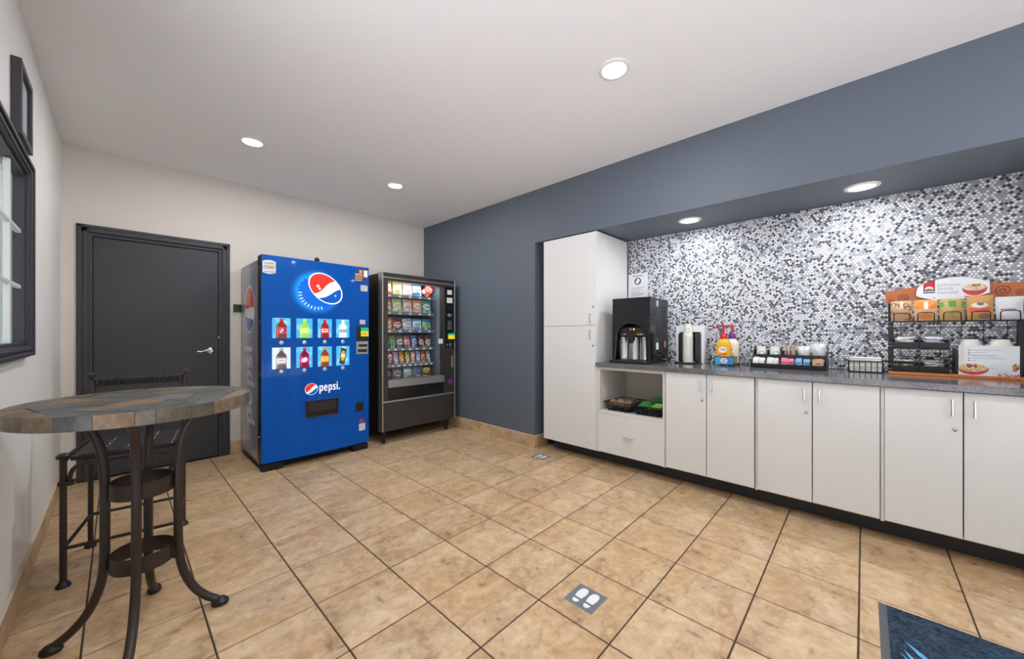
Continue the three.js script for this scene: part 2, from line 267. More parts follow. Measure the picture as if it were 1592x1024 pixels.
// ---------------------------------------------------------------- lamps
function downlight(x, y, z, label, lum, group) {
  const t = thing('downlight', label, 'downlight', [x, y, z], 0, group);
  obj('trim_ring', lathe([[0.066, -0.004], [0.07, -0.009], [0.088, -0.005], [0.09, 0]], 0, 0, 0, 40), M.white, t);
  obj('lens', lathe([[0, -0.0085], [0.05, -0.008], [0.067, -0.004]], 0, 0, 0, 40), new THREE.MeshStandardMaterial({ color: 0xffffff, emissive: new THREE.Color().setRGB(...LAMP_COLOR), emissiveIntensity: 6 }), t);
  const l = new THREE.RectAreaLight(new THREE.Color().setRGB(...LAMP_COLOR), lum, 0.12, 0.12); l.position.set(0, -0.013, 0); l.rotation.x = -PI / 2; t.add(l); l.name = 'lamp_light';
  return t;
}
const CG = 'ceiling downlights', SG = 'alcove downlights';
downlight(1.936, HC, -1.031, 'round lit ceiling downlight nearest the camera, above the middle of the floor', LAMP, CG);
downlight(0.72, HC, -3.48, 'round lit ceiling downlight in front of the charcoal door', LAMP, CG);
downlight(1.93, HC, -3.455, 'round lit ceiling downlight in front of the snack machine', LAMP, CG);
downlight(0.72, HC, -1.03, 'round lit ceiling downlight just above the camera', LAMP, CG);
downlight(0.72, HC, 1.4, 'round lit ceiling downlight behind the camera on the window side', LAMP, CG);
downlight(1.93, HC, 1.4, 'round lit ceiling downlight behind the camera on the counter side', LAMP, CG);
downlight(3.29, HS, -1.061, 'round lit downlight in the alcove soffit above the cup holder', LAMP * 0.45, SG);
downlight(3.3, HS, -0.009, 'round lit downlight in the alcove soffit above the oatmeal rack', LAMP * 0.45, SG);

// ---------------------------------------------------------------- cabinets (local x = along the wall, local z = out into the room)
const FX = 2.985, RT = -PI / 2;
function cabThing(name, label, z0) { return thing(name, label, 'cabinet', [3.6, 0, z0], RT); }
const CD = 3.6 - FX; // depth
function pullV(parent, x, y, len = 0.085) {
  const z = CD + 0.026; const q = obj('handle', [bar([x, y - len / 2, z], [x, y + len / 2, z], 0.005), bar([x, y - len / 2 + 0.004, CD], [x, y - len / 2 + 0.004, z], 0.0045), bar([x, y + len / 2 - 0.004, CD], [x, y + len / 2 - 0.004, z], 0.0045)], M.chrome, parent); return q;
}
function lock(parent, x, y) { obj('lock', [lathe([[0, 0.006], [0.007, 0.006], [0.0095, 0.003], [0.011, 0]], 0, 0, 0, 16).rotateX(PI / 2).translate(x, y, CD), ext(x - 0.001, x + 0.001, y - 0.005, y + 0.005, CD + 0.004, CD + 0.0068)], M.chrome, parent); }
const DT = 0.019;
function doorLeaf(parent, x0, x1, y0, y1) { return obj('door', ext(x0, x1, y0, y1, CD - DT, CD, 0.0015), M.cab, parent); }
{ // tall unit
  const w = 0.61, t = cabThing('tall_cabinet', 'tall white two-door cabinet at the left end of the counter', -2.378);
  obj('body', [ext(0, 0.018, 0.13, 2.13, 0.01, CD - DT - 0.003), ext(w - 0.018, w, 0.13, 2.13, 0.01, CD - 0.001), ext(0.018, w - 0.018, 2.112, 2.13, 0.01, CD - DT - 0.003), ext(0.018, w - 0.018, 0.13, 0.148, 0.01, CD - DT - 0.003), ext(0.018, w - 0.018, 0.148, 2.112, 0.01, 0.02)], M.cab, t);
  const u = doorLeaf(t, 0.002, w - 0.0188, 1.27, 2.128), l = doorLeaf(t, 0.002, w - 0.0188, 0.13, 1.267);
  pullV(u, 0.556, 1.335); lock(u, 0.577, 1.441); pullV(l, 0.556, 1.185); lock(l, 0.577, 1.085);
}
{ // open niche above a drawer
  const w = 0.615, t = cabThing('drawer_cabinet', 'white base cabinet with open niche above one drawer', -1.766);
  obj('body', [ext(0, 0.034, 0.13, 0.895, 0.01, CD - 0.001), ext(w - 0.016, w, 0.13, 0.895, 0.01, CD - 0.001), ext(0.034, w - 0.016, 0.13, 0.148, 0.01, CD - 0.03), ext(0.034, w - 0.016, 0.872, 0.895, 0.01, CD - 0.001)], M.cabEdge, t);
  obj('niche_back', ext(0.034, w - 0.016, 0.148, 0.872, 0.01, 0.09), M.cabIn, t);
  obj('shelf', ext(0.034, w - 0.016, 0.484, 0.506, 0.09, CD - 0.001), M.cab, t);
  const d = obj('drawer', ext(0.022, w - 0.004, 0.135, 0.481, CD - DT, CD, 0.0015), M.cab, t);
  d.geometry.translate(0, 0, 0.001);
  const z = CD + 0.026; obj('handle', [bar([0.268, 0.304, z], [0.36, 0.304, z], 0.005), bar([0.272, 0.304, CD], [0.272, 0.304, z], 0.004), bar([0.356, 0.304, CD], [0.356, 0.304, z], 0.004)], M.chrome, d);
}
[['white two-door base cabinet next to the drawer unit', -1.148], ['white two-door base cabinet in the middle, below the condiment organizer', -0.537], ['white two-door base cabinet below the oatmeal rack', 0.07]].forEach(([label, z0], k) => {
  const w = 0.606, t = cabThing('base_cabinet', label, z0);
  obj('body', [ext(0, 0.018, 0.13, 0.895, 0.01, CD - DT - 0.003), ext(w - 0.018, w, 0.13, 0.895, 0.01, CD - DT - 0.003), ext(0.018, w - 0.018, 0.13, 0.148, 0.01, CD - DT - 0.003), ext(0.018, w - 0.018, 0.148, 0.895, 0.01, 0.02), ext(0.018, w - 0.018, 0.877, 0.895, 0.02, CD - DT - 0.003)], M.cabIn, t);
  obj('filler_strip', ext(0, 0.006 + 0.004 * k, 0.13, 0.895, CD - DT - 0.002, CD - 0.004), M.cabEdge, t);
  const m = w / 2 - 0.001;
  const a = doorLeaf(t, 0.008 + 0.004 * k, m - 0.002, 0.14, 0.893), b = doorLeaf(t, m + 0.003, w - 0.003, 0.14, 0.893);
  pullV(a, m - 0.04, 0.812); lock(a, m - 0.029, 0.698); pullV(b, m + 0.034, 0.812);
});
tag(obj('toe_kick', ext(3.16, 3.175, 0, 0.13, -2.375, ZE - 0.002), M.toe), 'dark grey recessed plinth running under the white cabinets', 'plinth');
const CT = 0.935;
tag(obj('countertop', ext(2.962, 3.618, 0.897, CT, -1.766, ZE - 0.002, 0.003), M.counter), 'polished dark grey stone countertop over the base cabinets', 'countertop');

// ---------------------------------------------------------------- soda machine
function globe(g, x, y, r, rot = 0) { // red, white and blue disc
  g.save(); g.translate(x, y); g.rotate(rot); g.beginPath(); g.arc(0, 0, r, 0, 7); g.fillStyle = '#fff'; g.fill(); g.beginPath(); g.arc(0, 0, r * 0.93, 0, 7); g.clip();
  g.fillStyle = '#e2382f'; g.beginPath(); g.moveTo(-r, 0.28 * r); g.bezierCurveTo(-0.2 * r, 0.35 * r, 0.1 * r, -0.5 * r, 0.95 * r, -0.45 * r); g.lineTo(r, -r); g.lineTo(-r, -r); g.fill();
  g.fillStyle = '#0c58b8'; g.beginPath(); g.moveTo(-r, 0.52 * r); g.bezierCurveTo(-0.1 * r, 0.75 * r, 0.3 * r, 0.1 * r, r, 0.05 * r); g.lineTo(r, r); g.lineTo(-r, r); g.fill(); g.restore();
}
const SX0 = 0.838, SX1 = 1.792, SY0 = 0.075, SY1 = 1.872, SZ = -3.745, BUL = 0.028;
function sodaPrint(emis) {
  return (g, w, h) => {
    const X = x => (x - SX0) / (SX1 - SX0) * w, Y = y => (SY1 - y) / (SY1 - SY0) * h, s = w / (SX1 - SX0);
    g.fillStyle = emis ? '#00266a' : '#0052a8'; g.fillRect(0, 0, w, h);
    if (!emis) { const r = rng(3); for (let i = 0; i < 26; i++) { g.fillStyle = `rgba(${r() < 0.5 ? '4,60,140' : '14,98,190'},0.10)`; const x = r() * w; g.fillRect(x, r() * h * 0.5, 30 + r() * 90, h * (0.2 + r() * 0.5)); } }
    // printed bottle cap with its printed blue halo
    const cx = X(1.335), cy = Y(1.612), gr = g.createRadialGradient(cx - 0.06 * s, cy + 0.03 * s, 0.08 * s, cx - 0.06 * s, cy + 0.03 * s, 0.235 * s);
    gr.addColorStop(0, 'rgba(90,200,255,0.95)'); gr.addColorStop(0.62, 'rgba(40,160,245,0.75)'); gr.addColorStop(1, 'rgba(10,87,174,0)'); g.fillStyle = gr; g.fillRect(0, 0, w, h * 0.4);
    g.save(); g.translate(cx - 0.055 * s, cy + 0.05 * s); g.rotate(0.75); g.beginPath(); for (let i = 0; i <= 84; i++) { const a = i / 84 * 2 * PI, rr = (0.172 + 0.009 * Math.cos(a * 21)) * s; g.lineTo(rr * Math.cos(a), rr * 0.86 * Math.sin(a)); } g.fillStyle = '#1667d2'; g.fill(); g.restore();
    g.fillStyle = 'rgba(190,232,255,0.85)'; for (let i = 0; i < 10; i++) { const a = 1.35 + i * 0.2; g.save(); g.translate(cx - 0.05 * s + 0.152 * s * Math.cos(a), cy + 0.045 * s + 0.142 * s * Math.sin(a)); g.rotate(a); g.beginPath(); g.ellipse(0, 0, 0.018 * s, 0.007 * s, 0, 0, 7); g.fill(); g.restore(); }
    g.save(); g.translate(cx + 0.022 * s, cy - 0.01 * s); g.rotate(0.74); g.scale(1, 0.7); globe(g, 0, 0, 0.178 * s, -1.0); g.restore();
    g.fillStyle = 'rgba(255,255,255,0.75)'; for (const [a, b, c] of [[-0.05, 0.03, 0.014], [-0.035, 0.005, 0.012], [0.11, -0.055, 0.009]]) { g.beginPath(); g.arc(cx + a * s, cy - b * s, c * s, 0, 7); g.fill(); }
    // wordmark
    globe(g, X(1.228), Y(0.68), 0.056 * s, -0.25);
    g.fillStyle = '#fff'; g.font = `bold ${0.108 * s}px sans-serif`; g.textBaseline = 'alphabetic'; g.save(); g.translate(X(1.292), Y(0.652)); g.scale(0.2 * s / Math.max(1, g.measureText('pepsi.').width), 0.98); g.fillText('pepsi.', 0, 0); g.restore();
  };
}
{
  const t = thing('soda_machine', 'tall blue soda vending machine beside the charcoal door', 'vending machine', [0, 0, 0]);
  const mb = 0.846, me = 1.786;
  obj('cabinet', ext(mb, me, 0.045, 1.85, -4.535, -3.86, 0.004), mat(rgb(44, 46, 54), 0.3), t);
  obj('base', [ext(mb + 0.01, me - 0.01, 0, 0.05, -4.5, -3.83), ext(mb, mb + 0.16, 0, 0.06, -3.83, -3.755, 0.004), ext(me - 0.16, me, 0, 0.06, -3.83, -3.755, 0.004)], M.blackMatte, t);
  const curve = (x0, x1, zf, zb, b) => { const s = []; for (let i = 0; i <= 24; i++) { const u = i / 24, x = x0 + (x1 - x0) * u; s.push([x, -(zf + b * (1 - (2 * u - 1) ** 2))]); } s.push([x1, -zb], [x0, -zb]); return s; };
  const eg = extrude(curve(SX0, SX1, SZ - 0.006, -3.86, BUL), SY1 - SY0 - 0.002); eg.rotateX(-PI / 2); eg.translate(0, SY0 + 0.001, 0);
  obj('door', boxUV(eg), mat(rgb(10, 12, 18), 0.35), t);
  // printed front skin
  const pg = new THREE.PlaneGeometry(SX1 - SX0 - 0.004, SY1 - SY0, 32, 1), pp = pg.attributes.position; for (let i = 0; i < pp.count; i++) { const u = pp.getX(i) / ((SX1 - SX0) / 2); pp.setZ(i, BUL * (1 - u * u)); } pg.computeVertexNormals(); pg.translate((SX0 + SX1) / 2, (SY0 + SY1) / 2, SZ - 0.002);
  const front = obj('front_panel', pg, phys(0xffffff, 0.3, { map: canvasTex(1024, 2000, sodaPrint(false)), emissive: 0xffffff, emissiveMap: canvasTex(512, 1000, sodaPrint(true)), emissiveIntensity: 0.36, clearcoat: 0.12, clearcoatRoughness: 0.04, specularIntensity: 0.25 }), t);
  front.userData.label = 'blue printed front with bottle cap and wordmark';
  obj('top_cap', ext(SX0, SX1, SY1 - 0.003, SY1 + 0.004, -3.86, SZ + 0.004, 0.002), mat(rgb(20, 82, 165), 0.3), t);
  const bz = x => { const u = (x - (SX0 + SX1) / 2) / ((SX1 - SX0) / 2); return SZ - 0.002 + BUL * (1 - u * u); };
  // selection windows
  const drinks = [['#8a2b12', '#d9301f', '#123a8c', 0], ['#8fdc4a', '#b4ea6a', '#e9f7d0', 0], ['#9a1414', '#d02020', '#f0e6e0', 0], ['#dfe9f2', '#f6fbff', '#2b5fae', 0], ['#5a3e34', '#9a9aa8', '#e8e8ee', 2], ['#7a0d36', '#c01560', '#f4e6ee', 0], ['#8a3c08', '#e08a1e', '#f5d08a', 0], ['#3b3b22', '#c9a24e', '#efe7c8', 1]];
  const at = canvasTex(1024, 512, g => {
    drinks.forEach(([a, b, c, k], i) => {
      const x = (i % 4) * 256, y = Math.floor(i / 4) * 256; g.save(); g.beginPath(); g.rect(x, y, 256, 256); g.clip(); g.translate(x, y);
      g.fillStyle = k === 2 ? '#cfe4f6' : '#49b4f2'; g.fillRect(0, 0, 256, 256); const q = rng(i + 9); for (let n = 0; n < 14; n++) { g.fillStyle = `rgba(210,240,255,${0.15 + 0.3 * q()})`; g.beginPath(); g.arc(q() * 256, q() * 256, 10 + q() * 34, 0, 7); g.fill(); }
      if (k === 1) { g.translate(128, 128); g.rotate(0.22); g.fillStyle = a; g.beginPath(); g.moveTo(-46, -110); g.lineTo(46, -110); g.lineTo(56, -92); g.lineTo(56, 92); g.lineTo(44, 116); g.lineTo(-44, 116); g.lineTo(-56, 92); g.lineTo(-56, -92); g.fill(); g.fillStyle = '#e9e5da'; g.fillRect(-46, -116, 92, 14); g.fillStyle = b; g.beginPath(); g.ellipse(0, 0, 44, 70, 0, 0, 7); g.fill(); g.fillStyle = c; g.fillRect(-34, -18, 68, 36); }
      else { g.fillStyle = b; g.fillRect(100, 8, 56, 34); g.fillStyle = a; g.beginPath(); g.moveTo(104, 40); g.bezierCurveTo(104, 66, 52, 76, 52, 120); g.lineTo(k === 2 ? 62 : 54, 190); g.lineTo(50, 256); g.lineTo(206, 256); g.lineTo(k === 2 ? 194 : 202, 190); g.lineTo(204, 120); g.bezierCurveTo(204, 76, 152, 66, 152, 40); g.fill(); g.fillStyle = b; g.fillRect(54, 118, 148, 84); g.fillStyle = c; if (i === 5) { g.beginPath(); g.ellipse(128, 160, 50, 28, -0.2, 0, 7); g.fill(); } else if (i === 3) { g.fillRect(58, 142, 140, 38); g.fillStyle = '#fff'; g.fillRect(74, 155, 106, 10); } else { g.fillRect(70, 136, 116, 46); g.fillStyle = b; g.fillRect(84, 150, 86, 14); } if (i === 0) globe(g, 128, 160, 32, -0.3); g.fillStyle = 'rgba(255,255,255,0.35)'; g.fillRect(70, 96, 12, 150); }
      g.restore();
    });
  });
  const selM = new THREE.MeshStandardMaterial({ color: 0x777777, map: at, roughness: 0.15, emissive: 0xffffff, emissiveMap: at, emissiveIntensity: 0.85 });
  const cols = [[0.917, 1.056], [1.103, 1.236], [1.282, 1.409], [1.452, 1.58]], rows = [[1.155, 1.333], [0.884, 1.072]];
  for (let j = 0; j < 2; j++) for (let i = 0; i < 4; i++) {
    const [x0, x1] = cols[i], [y0, y1] = rows[j], xc = (x0 + x1) / 2, z = bz(xc);
    const g = ext(x0, x1, y0, y1, z - 0.012, z + 0.002), uv = g.attributes.uv, p = g.attributes.position;
    for (let k = 0; k < p.count; k++) if (p.getZ(k) > z) p.setZ(k, bz(p.getX(k)) + 0.003);
    for (let k = 0; k < uv.count; k++) uv.setXY(k, (i + (p.getX(k) - x0) / (x1 - x0)) / 4, 1 - (j + 1 - (p.getY(k) - y0) / (y1 - y0)) / 2);
    obj('selection_window', g, selM, t);
    const by = j ? 0.858 : 1.115;
    const b = obj('button', lathe([[0, 0.008], [0.009, 0.008], [0.011, 0.004]], 0, 0, 0, 16).rotateX(PI / 2).translate(xc, by, z), M.chrome, t); obj('button_ring', lathe([[0.011, 0.005], [0.016, 0.003], [0.017, 0]], 0, 0, 0, 16).rotateX(PI / 2).translate(xc, by, z), M.white, b);
  }
  { // delivery port
    const z = bz(1.325); obj('port_frame', [ext(1.172, 1.182, 0.41, 0.578, z - 0.03, z + 0.005, 0.002), ext(1.468, 1.478, 0.41, 0.578, z - 0.03, z + 0.005, 0.002), ext(1.182, 1.468, 0.568, 0.578, z - 0.03, z + 0.005, 0.002), ext(1.182, 1.468, 0.41, 0.42, z - 0.03, z + 0.007, 0.002)], mat(rgb(30, 70, 130), 0.3), t);
    obj('delivery_port', ext(1.182, 1.468, 0.42, 0.568, z - 0.02, z + 0.0022), M.blackGloss, t);
    obj('port_flap', ext(1.2, 1.45, 0.47, 0.56, z + 0.0022, z + 0.004), M.machineDark, t);
  }
  payment(t, 1.716, 1.12, bz(1.716));
  { const z = bz(1.685); obj('coin_return', [ext(1.643, 1.727, 0.4, 0.497, z - 0.01, z + 0.006, 0.004)], M.black, t); obj('coin_cup', ext(1.663, 1.707, 0.42, 0.475, z + 0.006, z + 0.0075), M.blackMatte, t); }
  const stickers = canvasTex(512, 512, g => {
    g.fillStyle = '#e9e7e4'; g.fillRect(0, 0, 512, 512);
    // calories notice
    g.fillStyle = '#e6e4e0'; g.fillRect(0, 0, 256, 256); g.textAlign = 'center'; g.fillStyle = '#5b5b60'; g.font = 'bold 46px sans-serif'; g.fillText('CALORIES', 128, 88, 200); g.fillStyle = '#33343a'; g.font = 'bold 74px sans-serif'; g.fillText('COUNT', 128, 158, 220); g.fillStyle = '#4b4b50'; g.font = 'bold 26px sans-serif'; g.fillText('CHECK THEN CHOOSE', 128, 212, 212);
    // colour sticker
    g.fillStyle = '#26407c'; g.fillRect(256, 0, 256, 256); g.fillStyle = '#e8a33a'; g.fillRect(340, 20, 60, 60); g.fillStyle = '#f2f2f2'; g.fillRect(262, 100, 140, 16); g.fillStyle = '#c4803a'; g.fillRect(262, 130, 140, 80); g.fillStyle = '#b22a2a'; g.fillRect(420, 10, 86, 150); g.fillStyle = '#f3eee8'; g.fillRect(430, 18, 72, 130); g.fillStyle = '#e9e9e9'; g.fillRect(262, 226, 130, 10);
    // white slips
    g.fillStyle = '#d9d5cf'; g.fillRect(0, 256, 256, 128); g.fillStyle = '#b6a89a'; for (let i = 0; i < 4; i++) g.fillRect(24, 276 + i * 26, 208 - i * 20, 10);
    // purple and white
    g.fillStyle = '#6b3a86'; g.fillRect(256, 256, 256, 110); g.fillStyle = '#c9506e'; g.fillRect(300, 280, 120, 60); g.fillStyle = '#efeff2'; g.fillRect(256, 366, 256, 146); g.fillStyle = '#999'; for (let i = 0; i < 3; i++) g.fillRect(290, 396 + i * 34, 180, 10);
  });
  const SM = mat(0xffffff, 0.5, 0, { map: stickers });
  const cell = (x0, x1, y0, y1, u0, v0, u1, v1, shape) => { const z = bz((x0 + x1) / 2) + 0.0015; let g; if (shape) { g = new THREE.ShapeGeometry(shape, 10); } else g = new THREE.PlaneGeometry(x1 - x0, y1 - y0).translate((x0 + x1) / 2, (y0 + y1) / 2, 0); const p = g.attributes.position, uv = g.attributes.uv; for (let i = 0; i < p.count; i++) { uv.setXY(i, u0 + (u1 - u0) * (p.getX(i) - x0) / (x1 - x0), v0 + (v1 - v0) * (p.getY(i) - y0) / (y1 - y0)); p.setZ(i, bz(p.getX(i)) + 0.0015); } obj('sticker', g, SM, t); };
  const sh = new THREE.Shape(); { const a = 0.848, b = 0.944, c = 1.712, d = 1.832; sh.moveTo(a, c + 0.012); sh.quadraticCurveTo((a + b) / 2, c - 0.012, b, c + 0.012); sh.lineTo(b, d - 0.012); sh.quadraticCurveTo((a + b) / 2, d + 0.012, a, d - 0.012); sh.closePath(); }
  cell(0.848, 0.944, 1.7, 1.844, 0, 0.5, 0.5, 1, sh);
  cell(1.637, 1.78, 1.722, 1.853, 0.5, 0.5, 1, 1); cell(1.7, 1.775, 1.63, 1.69, 0, 0.25, 0.5, 0.5); cell(1.69, 1.75, 1.29, 1.335, 0, 0.25, 0.5, 0.5); cell(1.682, 1.748, 0.204, 0.328, 0.5, 0, 1, 0.5);
  // printed wordmark down the glossy left flank
  const sideT = canvasTex(512, 1200, (g, w, h) => { g.fillStyle = '#8a90a6'; g.fillRect(0, 0, w, h); globe(g, w * 0.5, 285, 150, 0.5); g.strokeStyle = '#a4aaba'; g.lineWidth = 8; g.beginPath(); g.arc(w * 0.5, 300, 172, 0, 7); g.stroke(); g.save(); g.translate(w * 0.5, 1020); g.rotate(-PI / 2); g.fillStyle = '#d3d6de'; g.font = 'bold 240px sans-serif'; g.scale(515 / g.measureText('pepsi').width, 1.25); g.fillText('pepsi', 0, 70); g.restore(); });
  const sg = new THREE.PlaneGeometry(0.64, 1.77); sg.rotateY(-PI / 2); sg.translate(mb - 0.0012, 0.955, -4.197);
  obj('side_panel', sg, phys(0xffffff, 0.25, { map: sideT, clearcoat: 0.4, clearcoatRoughness: 0.03 }), t);
  obj('antenna', [cyl(0.022, 0.022, 0.07, 1.345, 1.89, -3.92, 20), new THREE.SphereGeometry(0.022, 16, 8, 0, 2 * PI, 0, PI / 2).translate(1.345, 1.925, -3.92)], M.blackGloss, t);
  for (const y of [1.77, 1.3, 0.83, 0.3]) obj('rivet', new THREE.SphereGeometry(0.006, 8, 6).translate(SX0 - 0.001, y, -3.8), M.chrome, t);
}
// card reader and bill slot, shared by both machines
function payment(t, x, y, z) {
  obj('reader_housing', ext(x - 0.064, x + 0.064, y, y + 0.145, z - 0.01, z + 0.012, 0.004), M.black, t);
  const s = canvasTex(128, 128, g => { g.fillStyle = '#22b573'; g.fillRect(0, 0, 128, 40); g.fillStyle = '#e6d21c'; g.fillRect(0, 40, 128, 56); g.fillStyle = '#caa80e'; g.fillRect(20, 54, 88, 26); g.fillStyle = '#1b1b1b'; g.fillRect(0, 96, 128, 32); });
  obj('reader_screen', panel(0.08, 0.118, x + 0.022, y + 0.076, z + 0.0128), new THREE.MeshStandardMaterial({ color: 0x333333, map: s, emissive: 0xffffff, emissiveMap: s, emissiveIntensity: 0.9, roughness: 0.3 }), t);
  obj('bill_plate', ext(x - 0.062, x + 0.062, y - 0.135, y - 0.004, z - 0.01, z + 0.006, 0.003), M.silver, t);
  obj('bill_slot', [ext(x - 0.04, x + 0.05, y - 0.06, y - 0.035, z + 0.006, z + 0.012, 0.003), ext(x - 0.048, x + 0.048, y - 0.115, y - 0.085, z + 0.0062, z + 0.008)], M.black, t);
}

// ---------------------------------------------------------------- soft bags
function pillow(w, h, d, seed, uvr = [0, 0, 1, 1], nx = 8, ny = 10, flat = 0.5) {
  const P = [], U = [], I = [], r = rng(seed), ph = r() * 6, ph2 = r() * 6; let base = 0;
  for (const s of [1, -1]) {
    for (let j = 0; j <= ny; j++) for (let i = 0; i <= nx; i++) {
      const u = i / nx, v = j / ny, f = Math.pow(Math.max(0, Math.sin(PI * u)), 0.6) * Math.pow(Math.max(0, Math.sin(PI * Math.min(1, Math.max(0, (v - 0.06) / 0.88)))), flat);
      const wr = 1 + 0.14 * Math.sin(9 * u + ph + 5 * v) * Math.sin(7 * v + ph2), pinch = 1 - 0.05 * Math.sin(PI * v);
      P.push((u - 0.5) * w * pinch, v * h, s * d / 2 * f * wr + 0.003 * Math.sin(14 * u + ph) * (v < 0.06 || v > 0.94 ? 1 : 0)); U.push(uvr[0] + (uvr[2] - uvr[0]) * u, uvr[1] + (uvr[3] - uvr[1]) * v);
    }
    for (let j = 0; j < ny; j++) for (let i = 0; i < nx; i++) { const a = base + j * (nx + 1) + i, b = a + 1, c = a + nx + 1, e = c + 1; if (s > 0) I.push(a, b, e, a, e, c); else I.push(a, e, b, a, c, e); }
    base += (nx + 1) * (ny + 1);
  }
  const g = new THREE.BufferGeometry(); g.setAttribute('position', new THREE.Float32BufferAttribute(P, 3)); g.setAttribute('uv', new THREE.Float32BufferAttribute(U, 2)); g.setIndex(I); g.computeVertexNormals(); return g;
}

// ---------------------------------------------------------------- snack machine
{
  const X0 = 1.935, X1 = 2.915, Z0 = -4.53, ZF1 = -3.745, T = 1.858, GX0 = 2.005, GX1 = 2.742, GY0 = 0.683, GY1 = 1.768;
  const t = thing('snack_machine', 'black glass-front snack vending machine near the corner', 'vending machine');
  const ZD = -3.83;
  obj('cabinet', [ext(X0, X0 + 0.03, 0.13, T - 0.01, Z0, ZD), ext(X1 - 0.17, X1, 0.13, T - 0.01, Z0, ZD), ext(X0 + 0.03, X1 - 0.17, T - 0.06, T - 0.01, Z0, ZD), ext(X0 + 0.03, X1 - 0.17, 0.13, 0.6, Z0, ZD), ext(X0 + 0.03, X1 - 0.17, 0.6, T - 0.06, Z0, Z0 + 0.04)], mat(rgb(20, 20, 23), 0.5), t);
  obj('liner', [ext(X0 + 0.03, X1 - 0.17, 0.6, T - 0.06, Z0 + 0.04, Z0 + 0.05), ext(X0 + 0.03, X0 + 0.034, 0.6, T - 0.06, Z0 + 0.05, ZD), ext(X1 - 0.174, X1 - 0.17, 0.6, T - 0.06, Z0 + 0.05, ZD)], mat(rgb(120, 132, 142), 0.5), t);
  obj('door_frame', [ext(X0 + 0.014, GX0, 0.455, T - 0.05, ZD, ZF1), ext(GX1, X1 - 0.014, 0.455, T - 0.05, ZD, ZF1), ext(GX0, GX1, GY1, T - 0.05, ZD, ZF1), ext(X0 + 0.014, X1 - 0.014, T - 0.05, T - 0.006, ZD, ZF1)], M.machine, t);
  obj('edge_trim', [ext(X0, X0 + 0.014, 0.135, T, ZD, ZF1 + 0.008, 0.004), ext(X1 - 0.014, X1, 0.135, T, ZD, ZF1 + 0.008, 0.004), ext(X0 + 0.014, X1 - 0.014, T - 0.062, T - 0.05, ZF1, ZF1 + 0.005, 0.002), ext(X0 + 0.014, X1 - 0.014, T - 0.008, T, ZD, ZF1 + 0.008, 0.002), ext(X0 + 0.014, X1 - 0.014, 0.445, 0.463, ZD, ZF1 + 0.006, 0.003)], M.silver, t);
  obj('kick_panel', ext(X0 + 0.014, X1 - 0.014, 0.135, 0.445, ZD, ZF1, 0.003), M.machine, t);
  obj('ledge', ext(GX0, GX1, 0.604, GY0, ZD, ZF1 + 0.012, 0.003), M.silver, t);
  obj('delivery_flap', ext(GX0 + 0.006, GX1 - 0.006, 0.468, 0.6, ZD + 0.03, ZF1 - 0.012, 0.004), mat(rgb(30, 30, 32), 0.25), t);
  obj('glass_pane', panel(GX1 - GX0, GY1 - GY0, (GX0 + GX1) / 2, (GY0 + GY1) / 2, ZF1 - 0.01), M.glass, t);
  for (const [x, z] of [[1.975, -3.79], [2.805, -3.79], [1.975, -4.45], [2.805, -4.45]]) obj('leg', cyl(0.018, 0.026, 0.135, x, 0.0675, z, 14), M.blackMatte, t);
  const px = (GX1 + X1 - 0.014) / 2 + 0.006;
  obj('control_panel', ext(GX1 + 0.022, X1 - 0.02, 1.02, GY1, ZF1, ZF1 + 0.003), M.blackGloss, t);
  for (const [y, h, w] of [[1.705, 0.055, 0.07], [1.605, 0.065, 0.085]]) obj('notice', ext(px - w / 2, px + w / 2, y - h / 2, y + h / 2, ZF1 + 0.003, ZF1 + 0.0042), M.paper, t);
  obj('display', ext(px - 0.045, px + 0.045, 1.48, 1.53, ZF1 + 0.003, ZF1 + 0.006, 0.002), mat(rgb(14, 38, 58), 0.1), t);
  obj('badge', lathe([[0, 0.003], [0.024, 0.002], [0.026, 0]], 0, 0, 0, 24).rotateX(PI / 2).scale(1.3, 0.8, 1).translate(px, 1.42, ZF1 + 0.003), M.silver, t);
  const kp = []; for (let i = 0; i < 3; i++) for (let j = 0; j < 6; j++) kp.push(ext(px - 0.03 + i * 0.022, px - 0.016 + i * 0.022, 1.245 + j * 0.019, 1.256 + j * 0.019, ZF1 + 0.003, ZF1 + 0.007)); kp.forEach(k => obj('key', k, M.silver, t));
  obj('reader_housing', ext(px - 0.055, px + 0.065, 1.09, 1.2, ZF1 + 0.003, ZF1 + 0.03, 0.004), M.black, t);
  const s = canvasTex(128, 128, g => { g.fillStyle = '#22b573'; g.fillRect(0, 0, 128, 30); g.fillStyle = '#e6d21c'; g.fillRect(0, 30, 128, 60); g.fillStyle = '#1b1b1b'; g.fillRect(0, 90, 128, 38); });
  obj('reader_screen', panel(0.1, 0.1, px + 0.008, 1.146, ZF1 + 0.0308), new THREE.MeshStandardMaterial({ color: 0x333333, map: s, emissive: 0xffffff, emissiveMap: s, emissiveIntensity: 0.8, roughness: 0.3 }), t);
  obj('coin_slot', [ext(px - 0.045, px - 0.02, 1.04, 1.07, ZF1 + 0.003, ZF1 + 0.006, 0.002), ext(px + 0.0, px + 0.03, 1.03, 1.08, ZF1 + 0.003, ZF1 + 0.006, 0.002)], M.chrome, t);
  obj('lock_bar', ext(px + 0.03, px + 0.052, 0.77, 0.92, ZF1, ZF1 + 0.006, 0.003), M.silver, t);
  obj('notice', ext(px - 0.02, px + 0.045, 0.565, 0.625, ZF1, ZF1 + 0.0012), mat(rgb(122, 66, 140), 0.5), t);
  obj('notice', ext(GX1 - 0.075, GX1 - 0.01, 1.07, 1.13, ZF1 - 0.008, ZF1 - 0.0068), M.paper, t);
